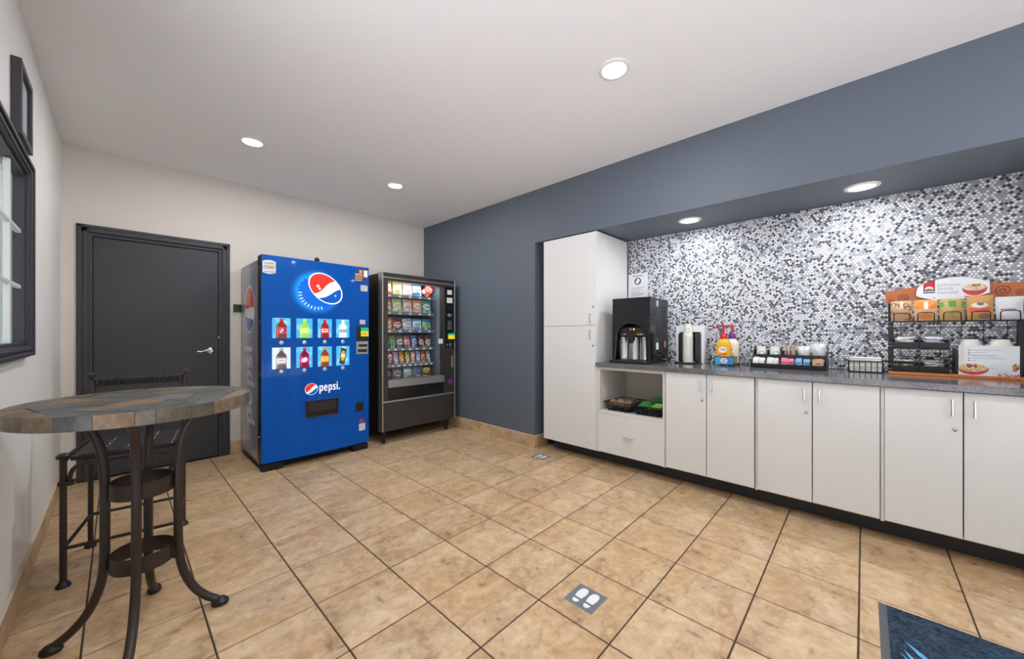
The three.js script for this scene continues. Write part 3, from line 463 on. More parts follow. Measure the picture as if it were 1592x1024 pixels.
  obj('sensor', new THREE.SphereGeometry(0.026, 16, 8, 0, 2 * PI, 0, PI / 2).translate(2.74, T - 0.001, -3.9), mat(rgb(90, 92, 96), 0.4), t);
  // light bar behind the top of the glass
  obj('light_bar', ext(GX0 + 0.03, GX1 - 0.03, 1.772, 1.79, ZD - 0.03, ZD - 0.008), new THREE.MeshStandardMaterial({ color: 0xffffff, emissive: 0xf4f8ff, emissiveIntensity: 1.2 }), t);
  const L = new THREE.RectAreaLight(0xf2f7ff, 20, 0.66, 0.02); L.position.set((GX0 + GX1) / 2, 1.768, ZD - 0.02); L.rotation.x = -PI / 2 + 0.35; L.name = 'bar_light'; t.add(L);
  // shelves, coils and goods
  const SH = [1.636, 1.44, 1.234, 1.026, 0.84, 0.665];
  const shelfX0 = GX0 - 0.03, shelfX1 = 2.69;
  const rowsDef = [
    [['coral', '#e8694a', '#f6d9b0'], ['lime green', '#c9d66a', '#f1eccb'], ['pale pink', '#f0c9b4', '#f4efe0'], ['bright blue', '#1f7fd0', '#dceaf4'], ['red', '#cf3a2c', '#f0b8a0']],
    [['salmon', '#e58b6a', '#f5e0c8'], ['light green', '#b9d58a', '#f2f0de'], ['blush pink', '#eec4bb', '#f6f0ea'], ['peach', '#f0b184', '#f6ecd8'], ['white and green', '#5aa88a', '#f2f6f2']],
    [['orange', '#e08a4a', '#f3dcc0'], ['dark red', '#7a2a24', '#e2b8a4'], ['silver blue', '#a9c4d4', '#eef3f6'], ['sky blue', '#3fa4de', '#e2f0f8'], ['teal', '#2a7fae', '#9fd06a']],
    [['navy', '#27406a', '#dde4ee'], ['emerald', '#8a6a34', '#4fc47a'], ['charcoal', '#6a5a3a', '#c9cfd2'], ['rose', '#a8647a', '#e8c4cc'], ['cobalt', '#3a6fb8', '#cfe0f4'], ['maroon', '#6a2a34', '#ecdcd4'], ['cream', '#4a4a44', '#e4e6d4']],
    [['ice blue', '#9fb8d8', '#f0f4f8'], ['crimson', '#b02a34', '#f0d4c8'], ['lavender', '#b8a4c4', '#ece6f0'], ['amber', '#d8861e', '#f0cf7a'], ['yellow green', '#b8c43a', '#eef0c4'], ['pink', '#d8a0a0', '#f2e0dc'], ['white', '#8fa4d8', '#f4f6fa'], ['flame orange', '#c83a14', '#f0a41e'], ['pale grey', '#8a9ab4', '#e6eaf0']],
    [['dark grey', '#4a4850', '#8a8890'], ['mid grey', '#6a6870', '#a09ea4'], ['silver teal', '#8aa8a8', '#dfeaea'], ['blue and red', '#8a8a92', '#3a78c8'], ['mustard', '#5a4a1a', '#d8c05a']],
  ];
  const N = 40, all = rowsDef.flat();
  const atlas = canvasTex(1024, 1024, g => { all.forEach(([, a, b], i) => { const x = (i % 8) * 128, y = Math.floor(i / 8) * 204.8, q = rng(i * 31 + 5); g.save(); g.beginPath(); g.rect(x, y, 128, 204.8); g.clip(); g.translate(x, y); g.fillStyle = a; g.fillRect(0, 0, 128, 205); g.fillStyle = b; g.beginPath(); if (q() < 0.5) g.ellipse(64, 80 + q() * 40, 52, 46, q() - 0.5, 0, 7); else { g.moveTo(0, 50 + q() * 40); g.lineTo(128, 30 + q() * 50); g.lineTo(128, 140 + q() * 30); g.lineTo(0, 150); } g.fill(); g.fillStyle = a; g.fillRect(26 + q() * 10, 84 + q() * 20, 70, 16); g.fillStyle = ['#ffffff', '#f4e04a', '#e2382f', '#3a2a20'][Math.floor(q() * 4)]; g.fillRect(34, 120 + q() * 16, 50, 9); for (let k = 0; k < 6; k++) { g.fillStyle = q() < 0.5 ? b : '#fff'; g.globalAlpha = 0.7; g.beginPath(); g.arc(q() * 128, 150 + q() * 50, 6 + q() * 14, 0, 7); g.fill(); } g.globalAlpha = 1; g.fillStyle = 'rgba(255,255,255,0.5)'; g.fillRect(0, 0, 128, 8); g.fillRect(0, 197, 128, 8); g.restore(); }); });
  const BM = mat(0xffffff, 0.32, 0, { map: atlas });
  const rowName = ['top shelf', 'second shelf down', 'third shelf down', 'fourth shelf down', 'fifth shelf down', 'bottom shelf'];
  let idx = 0;
  rowsDef.forEach((row, j) => {
    const y = SH[j], n = row.length, zf = -3.885;
    obj('shelf', [ext(shelfX0 + 0.003, shelfX1, y - 0.012, y - 0.004, Z0 + 0.06, zf), ext(shelfX0 + 0.003, shelfX1, y - 0.03, y + 0.004, zf, zf + 0.008)], mat(rgb(120, 138, 150), 0.35, 0.5), t);
    const x0 = GX0 + 0.022, W = shelfX1 - 0.004 - x0, cw = W / n;
    row.forEach(([nm], i) => {
      const xc = x0 + cw * (i + 0.5), bar_ = n > 5, big = j === 0 && i === 4;
      const w = bar_ ? cw * 0.84 : cw * 0.96, h = bar_ ? 0.145 : [0.172, 0.165, 0.14, 0.15, 0.15, 0.135][j];
      const uvr = [(idx % 8) / 8 + 0.004, 1 - (Math.floor(idx / 8) + 1) / 5 + 0.004, (idx % 8 + 1) / 8 - 0.004, 1 - Math.floor(idx / 8) / 5 - 0.004];
      const g = pillow(w, h, bar_ ? 0.028 : 0.045, idx * 13 + 1, uvr); g.rotateZ(big ? -0.7 : Math.sin(idx * 5.3) * 0.05); g.rotateX(-0.16);
      const b = obj(bar_ ? 'snack_bar' : 'snack_bag', g, BM); b.position.set(xc + (big ? -0.03 : 0), y + (big ? 0.028 : -0.001), zf - 0.045);
      const place = i === 0 ? 'leftmost' : i === n - 1 ? 'rightmost' : ORD[i] + ' from left';
      tag(b, `${nm} ${bar_ ? 'snack bar' : 'snack bag'}, ${place} on the ${rowName[j]} of the snack machine`, 'snack', 'snacks in the vending machine');
      const hp = []; for (let k = 0; k <= 48; k++) { const a = k / 48 * 2 * PI * 5; hp.push([xc + 0.42 * cw * Math.cos(a), y + 0.036 + 0.033 * Math.sin(a), zf - 0.005 - 0.3 * k / 48]); }
      obj('coil', tube(hp, 0.0016, 96, 4), M.chrome, t);
      obj('price_tag', ext(xc - 0.016, xc + 0.016, y - 0.024, y - 0.006, zf + 0.008, zf + 0.0095), M.paper, t);
      idx++;
    });
  });
}

// ---------------------------------------------------------------- bar table
{
  const TX = 0.069, TZ = -2.15, TY = 0.934, R = 0.356, TH = 0.05;
  const t = thing('bar_table', 'round slate-topped bistro table on black wrought iron legs', 'table', [TX, 0, TZ]);
  obj('mortar_disc', cyl(R - 0.012, R - 0.012, TH - 0.004, 0, TY - TH / 2 - 0.003, 0, 64), mat(rgb(150, 144, 136), 0.8), t);
  const cols = [[112, 120, 122], [128, 126, 120], [100, 104, 106], [146, 126, 104], [158, 132, 108], [128, 120, 104], [112, 106, 92], [136, 132, 124], [106, 114, 116], [148, 122, 96]];
  const SMs = cols.map(c => mat(rgb(...c), 0.42, 0, { map: rep(slateTex, 2.5), bumpMap: rep(grainBump, 2.5), bumpScale: 0.0012 }));
  // split the disc into stones
  const r = rng(212); let polys = [[]]; for (let i = 0; i < 64; i++) { const a = i / 64 * 2 * PI; polys[0].push([(R - 0.009) * Math.cos(a), (R - 0.009) * Math.sin(a)]); }
  const area = p => { let s = 0; for (let i = 0; i < p.length; i++) { const q = p[(i + 1) % p.length]; s += p[i][0] * q[1] - q[0] * p[i][1]; } return Math.abs(s) / 2; };
  const cen = p => { let x = 0, y = 0; p.forEach(q => { x += q[0]; y += q[1]; }); return [x / p.length, y / p.length]; };
  const clip = (p, n, d) => { const o = []; for (let i = 0; i < p.length; i++) { const a = p[i], b = p[(i + 1) % p.length], da = a[0] * n[0] + a[1] * n[1] - d, db = b[0] * n[0] + b[1] * n[1] - d; if (da >= 0) o.push(a); if ((da > 0 && db < 0) || (da < 0 && db > 0)) { const k = da / (da - db); o.push([a[0] + (b[0] - a[0]) * k, a[1] + (b[1] - a[1]) * k]); } } return o; };
  while (polys.length < 27) {
    polys.sort((a, b) => area(b) - area(a)); const p = polys.shift(), c = cen(p);
    let sx = 0, sy = 0, sxy = 0; p.forEach(q => { const x = q[0] - c[0], y = q[1] - c[1]; sx += x * x; sy += y * y; sxy += x * y; }); const ang = 0.5 * Math.atan2(2 * sxy, sx - sy) + (r() - 0.5) * 0.9, n = [Math.cos(ang), Math.sin(ang)], d = c[0] * n[0] + c[1] * n[1] + (r() - 0.5) * 0.02;
    polys.push(clip(p, n, d + 0.0028), clip(p, [-n[0], -n[1]], -d + 0.0028));
  }
  for (const p of polys) { const g = extrude(p, 0.005 + r() * 0.0016, 0.0006); g.rotateX(-PI / 2); g.translate(0, TY - 0.008, 0); boxUV(g); const uv = g.attributes.uv, o = r() * 5, q = r() * 5; for (let i = 0; i < uv.count; i++) uv.setXY(i, uv.getX(i) + o, uv.getY(i) + q); obj('slate', g, SMs[Math.floor(r() * 10)], t); }
  let a0 = 0; const rr = rng(90); while (a0 < 2 * PI - 0.05) { let da = 0.14 + rr() * 0.16; if (a0 + da > 2 * PI - 0.12) da = 2 * PI - a0; const s = new THREE.Shape(), e = 0.004; s.absarc(0, 0, R, a0 + e, a0 + da - e, false); s.absarc(0, 0, R - 0.011, a0 + da - e, a0 + e, true); const g = new THREE.ExtrudeGeometry(s, { depth: TH - 0.003, bevelEnabled: true, bevelSize: 0.0008, bevelThickness: 0.0012, bevelSegments: 1, curveSegments: 6 }); g.rotateX(-PI / 2); g.translate(0, TY - TH + 0.0005, 0); boxUV(g); const uv = g.attributes.uv, o = rr() * 5; for (let i = 0; i < uv.count; i++) uv.setXY(i, uv.getX(i) * 1.3 + o, uv.getY(i) + o); obj('rim_slate', g, SMs[[5, 6, 3, 5, 9, 6, 2, 7][Math.floor(rr() * 8)]], t); a0 += da; }
  for (const deg of [-164.6, 101.3, -79.7, 17.3]) {
    const a = deg * PI / 180, P = [[0.225, 0.878], [0.18, 0.858], [0.148, 0.818], [0.124, 0.75], [0.113, 0.66], [0.11, 0.56], [0.11, 0.44], [0.111, 0.33], [0.117, 0.24], [0.135, 0.165], [0.165, 0.1], [0.205, 0.052], [0.24, 0.026]].map(([q, y]) => [q * Math.cos(a), y, q * Math.sin(a)]);
    const l = obj('leg', tube(P, 0.0155, 60, 10), M.iron, t);
    obj('foot', lathe([[0, 0.034], [0.014, 0.03], [0.024, 0.018], [0.026, 0.006], [0.022, 0]], 0, 0, 0, 18).scale(1.25, 1, 1).rotateY(-a).translate(0.252 * Math.cos(a), 0, 0.252 * Math.sin(a)), M.black, l);
  }
  for (const y of [0.578, 0.29]) { const g = lathe([[0.092, -0.031], [0.096, -0.031], [0.096, 0.031], [0.092, 0.031], [0.092, -0.031]], 0, y, 0, 40); obj('ring', g, M.iron, t); }
  obj('top_plate', [bar([-0.22, 0.879, 0.06], [0.22, 0.879, -0.06], 0.004), bar([0.06, 0.879, 0.22], [-0.06, 0.879, -0.22], 0.004)], M.iron, t);
}

// ---------------------------------------------------------------- stool
{
  const t = thing('bar_stool', 'black iron counter stool with wrapped back rail and studded seat', 'stool', [0.0535, 0, -2.9245], -0.155);
  const fx = 0.204, bx = 0.196, fz = 0.207, bz = -0.207;
  const front = [[-fx, fz], [fx, fz]], back = [[-bx, bz], [bx, bz]];
  for (const [x, z] of front) { const l = obj('leg', tube([[x, 0.02, z], [x, 0.3, z], [x, 0.61, z]], 0.0125, 20, 10), M.iron, t); obj('finial', lathe([[0, 0.018], [0.014, 0.015], [0.024, 0.006], [0.025, -0.002], [0.018, -0.01], [0.0125, -0.012]], x, 0.615, z, 16), M.iron, l); obj('foot', lathe([[0.012, 0.03], [0.02, 0.016], [0.026, 0.008], [0.025, 0]], x, 0, z, 16), M.black, l); }
  for (const [x, z] of back) { const s = Math.sign(x), l = obj('leg', tube([[x, 0.02, z], [x, 0.3, z - 0.002], [x, 0.6, z - 0.006], [x, 0.8, z - 0.03], [x, 0.9, z - 0.05], [x + s * 0.004, 0.935, z - 0.058]], 0.0115, 32, 10), M.iron, t); obj('finial', new THREE.SphereGeometry(0.0185, 16, 12).translate(x + s * 0.008, 0.955, z - 0.06), M.iron, l); obj('scroll', tube([[x + s * 0.006, 0.945, z - 0.055], [x - s * 0.012, 0.935, z - 0.042], [x - s * 0.018, 0.91, z - 0.04], [x - s * 0.008, 0.885, z - 0.043]], 0.006, 16, 6), M.iron, l); obj('foot', lathe([[0.012, 0.03], [0.02, 0.016], [0.026, 0.008], [0.025, 0]], x, 0, z, 16), M.black, l); }
  for (const s of [[-fx, fz, fx, fz], [-bx, bz, bx, bz], [-fx, fz, -bx, bz], [fx, fz, bx, bz]]) obj('stretcher', bar([s[0], 0.18, s[1]], [s[2], 0.18, s[3]], 0.0085), M.iron, t);
  // back rail wrapped with leather lacing
  obj('back_rail', ext(-bx + 0.006, bx - 0.006, 0.898, 0.932, bz - 0.064, bz - 0.05, 0.006), M.leather, t);
  const wr = []; for (let i = 0; i < 34; i++) { const x = -bx + 0.018 + i * (2 * bx - 0.036) / 33; wr.push(tube([[x, 0.894, bz - 0.057], [x + 0.001, 0.9, bz - 0.047], [x + 0.002, 0.915, bz - 0.046], [x + 0.003, 0.931, bz - 0.047], [x + 0.003, 0.936, bz - 0.057]], 0.0032, 8, 5)); }
  wr.forEach(g => obj('lacing', g, M.leather, t));
  // twisted side rails
  for (const s of [-1, 1]) { const g = new THREE.BoxGeometry(0.018, 0.018, 0.42, 1, 1, 60), p = g.attributes.position; for (let i = 0; i < p.count; i++) { const z = p.getZ(i), a = Math.abs(z) < 0.19 ? z * 42 : Math.sign(z) * 0.19 * 42, x = p.getX(i), y = p.getY(i); p.setXY(i, x * Math.cos(a) - y * Math.sin(a), x * Math.sin(a) + y * Math.cos(a)); } g.computeVertexNormals(); g.translate(s * (fx + bx) / 2, 0.6, 0); obj('twisted_rail', boxUV(g), M.iron, t); }
  // seat: laced leather strips with studs
  obj('seat', ext(-0.188, 0.188, 0.585, 0.606, -0.2, 0.19, 0.008), M.leather, t);
  for (let i = 0; i < 4; i++) { const x = -0.13 + i * 0.087; obj('seat_strap', ext(x - 0.028, x + 0.028, 0.606, 0.609, -0.195, 0.185, 0.001), M.leather, t); for (let k = 0; k < 7; k++) obj('stud', new THREE.SphereGeometry(0.0042, 8, 5, 0, 2 * PI, 0, PI / 2).translate(x + 0.043, 0.606, -0.17 + k * 0.055), M.chrome, t); }
  for (const [z, w] of [[fz, fx], [bz, bx]]) { obj('apron_rail', tube([[-w + 0.022, 0.475, z], [-w + 0.022, 0.52, z], [-w + 0.036, 0.555, z], [-w + 0.075, 0.572, z], [0, 0.575, z], [w - 0.075, 0.572, z], [w - 0.036, 0.555, z], [w - 0.022, 0.52, z], [w - 0.022, 0.475, z]], 0.009, 60, 8), M.iron, t); for (const s of [-1, 1]) obj('clamp', ext(s * (w - 0.011) - 0.027, s * (w - 0.011) + 0.027, 0.478, 0.5, z - 0.015, z + 0.015, 0.004), M.iron, t); }
}

// ---------------------------------------------------------------- floor stickers and mat
{
  const ft = canvasTex(512, 512, g => { g.fillStyle = '#6e747a'; g.fillRect(0, 0, 512, 512); g.strokeStyle = '#828b96'; g.lineWidth = 14; g.strokeRect(4, 4, 504, 504); g.fillStyle = '#e9eaef'; for (const [x, y] of [[165, 250], [350, 250]]) { g.save(); g.translate(x < 256 ? 158 : 356, y + 4); g.scale(1.3, 1.3); g.beginPath(); g.moveTo(-46, 50); g.bezierCurveTo(-74, -60, -56, -150, 0, -150); g.bezierCurveTo(60, -150, 70, -60, 44, 50); g.closePath(); g.fill(); g.beginPath(); g.moveTo(-42, 84); g.lineTo(40, 84); g.bezierCurveTo(48, 170, -50, 172, -42, 84); g.fill(); g.restore(); } });
  const FM = mat(0xffffff, 0.45, 0, { map: ft });
  [[1.453, -0.915, 'grey footprint floor sticker in the middle of the tiled floor'], [2.812, -2.276, 'grey footprint floor sticker near the tall white cabinet']].forEach(([x, z, l]) => { const s = thing('floor_sticker', l, 'floor sticker', [x, 0, z], -PI / 2, 'footprint floor stickers'); obj('sheet', ext(-0.073, 0.073, 0, 0.0006, -0.07, 0.07), mat(rgb(112, 118, 126), 0.5), s); const g = new THREE.PlaneGeometry(0.146, 0.14); g.rotateX(-PI / 2); g.translate(0, 0.001, 0); obj('print', g, FM, s); });
  const mz = thing('floor_mat', 'dark blue carpet mat with grey rubber border and light blue motif', 'mat', [1.56, 0, 0.62]);
  const hx = 0.765, hz = 0.573;
  obj('rubber_border', ext(-hx, hx, 0, 0.004, -hz, hz, 0.002), mat(rgb(92, 94, 100), 0.7), mz);
  obj('carpet', ext(-hx + 0.012, hx - 0.012, 0.003, 0.009, -hz + 0.026, hz - 0.004, 0.002), mat(0xffffff, 0.95, 0, { map: rep(carpetTex, 1.6), bumpMap: rep(grainBump, 2), bumpScale: 0.003 }), mz);
  const lm = mat(rgb(96, 172, 224), 0.9); const leaf = (x0, z0, x1, z1, w) => { const dx = x1 - x0, dz = z1 - z0, L = Math.hypot(dx, dz), nx = -dz / L, nz = dx / L; const s = new THREE.Shape(); s.moveTo(x0, -z0); s.lineTo(x0 + dx * 0.5 + nx * w, -(z0 + dz * 0.5 + nz * w)); s.lineTo(x1 + nx * w * 0.6, -(z1 + nz * w * 0.6)); s.lineTo(x1 - nx * w * 0.8, -(z1 - nz * w * 0.8)); s.lineTo(x0 + dx * 0.4 - nx * w * 0.6, -(z0 + dz * 0.4 - nz * w * 0.6)); s.closePath(); const g = new THREE.ExtrudeGeometry(s, { depth: 0.001, bevelEnabled: false }); g.rotateX(-PI / 2); g.translate(-1.56, 0.0088, -0.62); return g; };
  [[2.09, 0.115, 1.97, 0.21, 0.012], [2.04, 0.14, 1.86, 0.31, 0.016], [2.03, 0.11, 1.93, 0.165, 0.011], [2.0, 0.1, 1.86, 0.2, 0.012]].forEach(a => obj('motif_stroke', leaf(...a), lm, mz));
}

// ---------------------------------------------------------------- on the counter (local z points into the room)
function onCounter(name, label, cat, x, z, turn = 0, group, y = CT) { return thing(name, label, cat, [x, y, z], RT + turn, group); }
{ // coffee machine: local width 0.34, depth 0.41
  const t = onCounter('coffee_machine', 'black coffee machine with steel spout bay on the counter', 'coffee machine', 3.5, -1.49);
  const w = 0.17, D = 0.41, Hm = 0.57;
  const prof = [[-w, 0.0], [w, 0.0], [w, Hm], [-w, Hm]];
  // body with an arched bay cut into its front
  const s = new THREE.Shape(); s.moveTo(-w, 0.03); s.lineTo(-0.152, 0.03); s.lineTo(-0.138, 0.21); s.bezierCurveTo(-0.13, 0.3, -0.07, 0.35, 0, 0.35); s.bezierCurveTo(0.07, 0.35, 0.13, 0.3, 0.138, 0.21); s.lineTo(0.152, 0.03); s.lineTo(w, 0.03); s.lineTo(w, Hm); s.lineTo(-w, Hm); s.closePath();
  obj('front_shell', boxUV(new THREE.ExtrudeGeometry(s, { depth: 0.12, bevelEnabled: true, bevelSize: 0.004, bevelThickness: 0.004, bevelSegments: 2, curveSegments: 20 }).translate(0, 0, D - 0.124)), M.blackGloss, t);
  obj('body', ext(-w, w, 0.03, Hm, 0, D - 0.125, 0.006), mat(rgb(46, 46, 50), 0.4), t);
  const sg = new THREE.CylinderGeometry(0.047, 0.049, 0.2, 28, 1, true, -1.57, 3.14); for (const x of [-0.1, 0, 0.1]) obj('steel_bay', sg.clone().translate(x, 0.13, D - 0.085), M.steel, t);
  obj('control_arch', ext(-0.13, 0.13, 0.225, 0.325, D - 0.07, D - 0.03, 0.02), M.black, t);
  obj('spout', [ext(-0.026, 0.026, 0.195, 0.245, D - 0.04, D + 0.012, 0.008), cyl(0.012, 0.016, 0.03, 0, 0.188, D - 0.01, 16)], M.black, t);
  for (const [x, y, c, e] of [[-0.012, 0.298, 0xff3a1e, 1.6], [0.018, 0.298, 0xd8e030, 1.6]]) obj('indicator', lathe([[0, 0.004], [0.006, 0.003], [0.007, 0]], 0, 0, 0, 14).rotateX(PI / 2).translate(x, y, D - 0.03), new THREE.MeshStandardMaterial({ color: c, emissive: c, emissiveIntensity: e }), t);
  for (const [x, y, c] of [[-0.085, 0.252, [190, 60, 50]], [-0.065, 0.252, [120, 120, 120]], [0.055, 0.254, [210, 130, 40]], [0.078, 0.254, [210, 130, 40]], [0.098, 0.252, [130, 130, 130]]]) obj('dial', lathe([[0, 0.005], [0.008, 0.004], [0.009, 0]], 0, 0, 0, 14).rotateX(PI / 2).translate(x, y, D - 0.03), mat(rgb(...c), 0.4), t);
  obj('drip_tray', ext(-w - 0.004, w + 0.006, 0, 0.024, 0.05, D + 0.06, 0.006), M.black, t);
  obj('tray_grille', ext(-0.12, 0.12, 0.024, 0.028, D - 0.06, D + 0.045), M.machineDark, t);
  for (let i = 0; i < 9; i++) for (const z of [0.06, 0.115]) obj('vent_slot', ext(w - 0.001, w + 0.0015, 0.32 + i * 0.022, 0.328 + i * 0.022, z, z + 0.035), M.blackMatte, t);
  obj('sticker', ext(w, w + 0.001, 0.5, 0.55, D - 0.19, D - 0.145), mat(rgb(150, 196, 226), 0.4), t);
  obj('sticker', ext(w, w + 0.001, 0.12, 0.18, D - 0.19, D - 0.14), M.paper, t);
  obj('sticker', ext(w, w + 0.001, 0.135, 0.19, 0.05, 0.09), mat(rgb(214, 150, 120), 0.5), t);
  obj('key_lock', cyl(0.008, 0.008, 0.006, w + 0.003, 0.205, D - 0.16, 14, 'x'), M.chrome, t);
  obj('latch', ext(w, w + 0.008, 0.27, 0.32, D - 0.145, D - 0.13, 0.003), M.black, t);
  for (const [y, z] of [[0.055, 0.24], [0.055, 0.16], [0.09, 0.2]]) obj('hose_fitting', cyl(0.014, 0.014, 0.03, w + 0.012, y + 0.005, z, 14, 'x'), M.machineDark, t);
}
{ // notice standing against the wall behind the coffee machine
  const pt = canvasTex(256, 400, (g, w, h) => { g.fillStyle = '#dcdedf'; g.fillRect(0, 0, w, h); g.fillStyle = '#6a6c70'; g.fillRect(60, 22, 136, 10); g.fillStyle = '#2d3a52'; g.beginPath(); g.arc(128, 92, 44, 0, 7); g.fill(); g.fillStyle = '#dfe3ea'; g.beginPath(); g.arc(128, 92, 33, 0, 7); g.fill(); g.fillStyle = '#a44a3e'; g.beginPath(); g.arc(128, 92, 33, 2.6, 4.4); g.fill(); g.fillStyle = '#3f5d92'; g.beginPath(); g.arc(128, 92, 33, -0.4, 1.4); g.fill(); g.fillStyle = '#8e9094'; for (let i = 0; i < 9; i++) g.fillRect(44, 170 + i * 24, 168 - (i % 3) * 26, i % 4 === 3 ? 9 : 6); });
  const t = onCounter('notice_sheet', 'grey notice sheet with round emblem above the coffee machine', 'notice', 3.604, -1.662, 0, null, 1.47);
  obj('sheet', ext(-0.102, 0.102, 0, 0.33, -0.001, 0.001), M.paper, t); obj('print', panel(0.2, 0.328, 0, 0.165, 0.0017), mat(0xffffff, 0.25, 0, { map: pt }), t);
  t.rotation.order = 'YXZ'; t.rotation.x = -0.03;
}
{ // cup holder: black tray with a white surround
  const t = onCounter('cup_holder', 'white and black upright cup holder behind the paper cups', 'cup holder', 3.5, -1.11);
  const s = new THREE.Shape(), W = 0.118, H = 0.325, r0 = 0.02; s.moveTo(-W + 0.006, 0); s.lineTo(W - 0.006, 0); s.lineTo(W, H - r0); s.quadraticCurveTo(W, H, W - r0, H); s.lineTo(-W + r0, H); s.quadraticCurveTo(-W, H, -W, H - r0); s.closePath();
  const h = new THREE.Path(); const w2 = 0.092, h2 = 0.272; h.moveTo(-w2, 0.012); h.lineTo(-w2, h2 - 0.02); h.quadraticCurveTo(-w2, h2, -w2 + 0.02, h2); h.lineTo(w2 - 0.02, h2); h.quadraticCurveTo(w2, h2, w2, h2 - 0.02); h.lineTo(w2, 0.012); h.closePath(); s.holes.push(h);
  obj('surround', new THREE.ExtrudeGeometry(s, { depth: 0.05, bevelEnabled: true, bevelSize: 0.003, bevelThickness: 0.003, bevelSegments: 2 }).translate(0, 0.003, 0), mat(rgb(232, 233, 238), 0.3), t);
  obj('recess', ext(-w2 - 0.005, w2 + 0.005, 0.012, h2 + 0.006, 0.0, 0.012), M.blackMatte, t);
  obj('side_wall', ext(-0.092, -0.044, 0.014, 0.262, 0.012, 0.075, 0.01), M.black, t);
  obj('side_wall', ext(0.044, 0.092, 0.014, 0.262, 0.012, 0.075, 0.01), mat(rgb(48, 46, 45), 0.5), t);
  obj('foot_plate', ext(-0.1, 0.1, 0, 0.012, 0.0, 0.15, 0.004), M.black, t);
}
let cupGeo, cupPrint;
{ // nested paper cups
  const ct = canvasTex(512, 128, g => { g.fillStyle = '#e6e7e0'; g.fillRect(0, 0, 512, 128); for (const X of [128, 384]) { g.save(); g.translate(X, 66); g.scale(1.6, 1); const x = 0; g.translate(0, -66); g.strokeStyle = '#7fb24a'; g.lineWidth = 9; g.beginPath(); g.arc(x, 66, 22, 0.4, 2.2); g.stroke(); g.beginPath(); g.arc(x, 66, 22, 2.6, 4.3); g.stroke(); g.beginPath(); g.arc(x, 66, 22, 4.7, 6.4); g.stroke(); g.restore(); } });
  const geo = lathe([[0.0, 0.006], [0.036, 0.006], [0.0295, 0.0], [0.0302, 0.0], [0.0315, 0.0]].slice(0, 0).concat([[0.0, 0.1], [0.028, 0.1], [0.0285, 0.104], [0.0388, 0.0055], [0.0425, 0.0055], [0.043, 0.0028], [0.0425, 0.0], [0.0378, 0.0], [0.027, 0.097], [0, 0.097]]), 0, 0, 0, 28);
  { const p = geo.attributes.position, uv = geo.attributes.uv; for (let i = 0; i < p.count; i++) uv.setY(i, p.getY(i) / 0.104); }
  cupGeo = geo; const top = cupPrint = mat(0xffffff, 0.6, 0, { map: ct }), m = mat(rgb(230, 231, 224), 0.6);
  for (let i = 0; i < 17; i++) { const c = obj('paper_cup', geo, i === 16 ? top : m); c.position.set(3.395, CT + 0.0125 + i * 0.0142, -1.11); c.rotation.y = 0.31; tag(c, i === 16 ? 'topmost white paper cup with green emblem on the cup stack' : `white paper cup, ${ORD[i]} from the bottom of the upside-down cup stack`, 'cup', 'stacked paper cups'); }
}
// creamer bottles in their rack
function pumpBottle(x, z, label, body, collar, lt) {
  const t = onCounter('creamer_bottle', label, 'bottle', x, z, 0, 'creamer pump bottles', CT + 0.014);
  const sec = (w, d, y) => { const a = []; for (let i = 0; i < 28; i++) { const q = i / 28 * 2 * PI, c = Math.cos(q), s = Math.sin(q), e = 0.6; a.push([w * Math.sign(c) * Math.pow(Math.abs(c), e), y, d * Math.sign(s) * Math.pow(Math.abs(s), e)]); } return a; };
  const rings = [[0.001, 0.001, 0], [0.047, 0.034, 0.0], [0.05, 0.037, 0.006], [0.052, 0.038, 0.06], [0.052, 0.038, 0.13], [0.049, 0.036, 0.165], [0.038, 0.029, 0.19], [0.022, 0.02, 0.203], [0.02, 0.02, 0.215], [0.001, 0.001, 0.215]].map(q => sec(...q));
  const P = [], I = [], U = []; rings.forEach((r, j) => r.forEach((p, i) => { P.push(...p); U.push(i / 28, j / 9); })); for (let j = 0; j < rings.length - 1; j++) for (let i = 0; i < 28; i++) { const a = j * 28 + i, b = j * 28 + (i + 1) % 28, c = a + 28, d = b + 28; I.push(a, c, b, b, c, d); }
  const g = new THREE.BufferGeometry(); g.setAttribute('position', new THREE.Float32BufferAttribute(P, 3)); g.setAttribute('uv', new THREE.Float32BufferAttribute(U, 2)); g.setIndex(I); g.computeVertexNormals();
  obj('body', g, mat(rgb(...body), 0.3), t);
  obj('label_print', panel(0.072, 0.125, 0, 0.085, 0.0392), mat(0xffffff, 0.35, 0, { map: lt }), t);
  obj('collar', lathe([[0, 0.048], [0.012, 0.047], [0.02, 0.04], [0.027, 0.022], [0.0275, 0.004], [0.024, 0]], 0, 0.205, 0, 22), mat(rgb(...collar), 0.25), t);
  obj('pump', [cyl(0.0075, 0.0075, 0.07, 0, 0.275, 0, 12), ext(-0.013, 0.013, 0.302, 0.316, -0.014, 0.014, 0.005), tube([[0, 0.309, 0], [-0.025, 0.311, 0.012], [-0.05, 0.303, 0.025], [-0.058, 0.294, 0.028]], 0.006, 16, 8)], mat(rgb(206, 34, 44), 0.25), t);
}
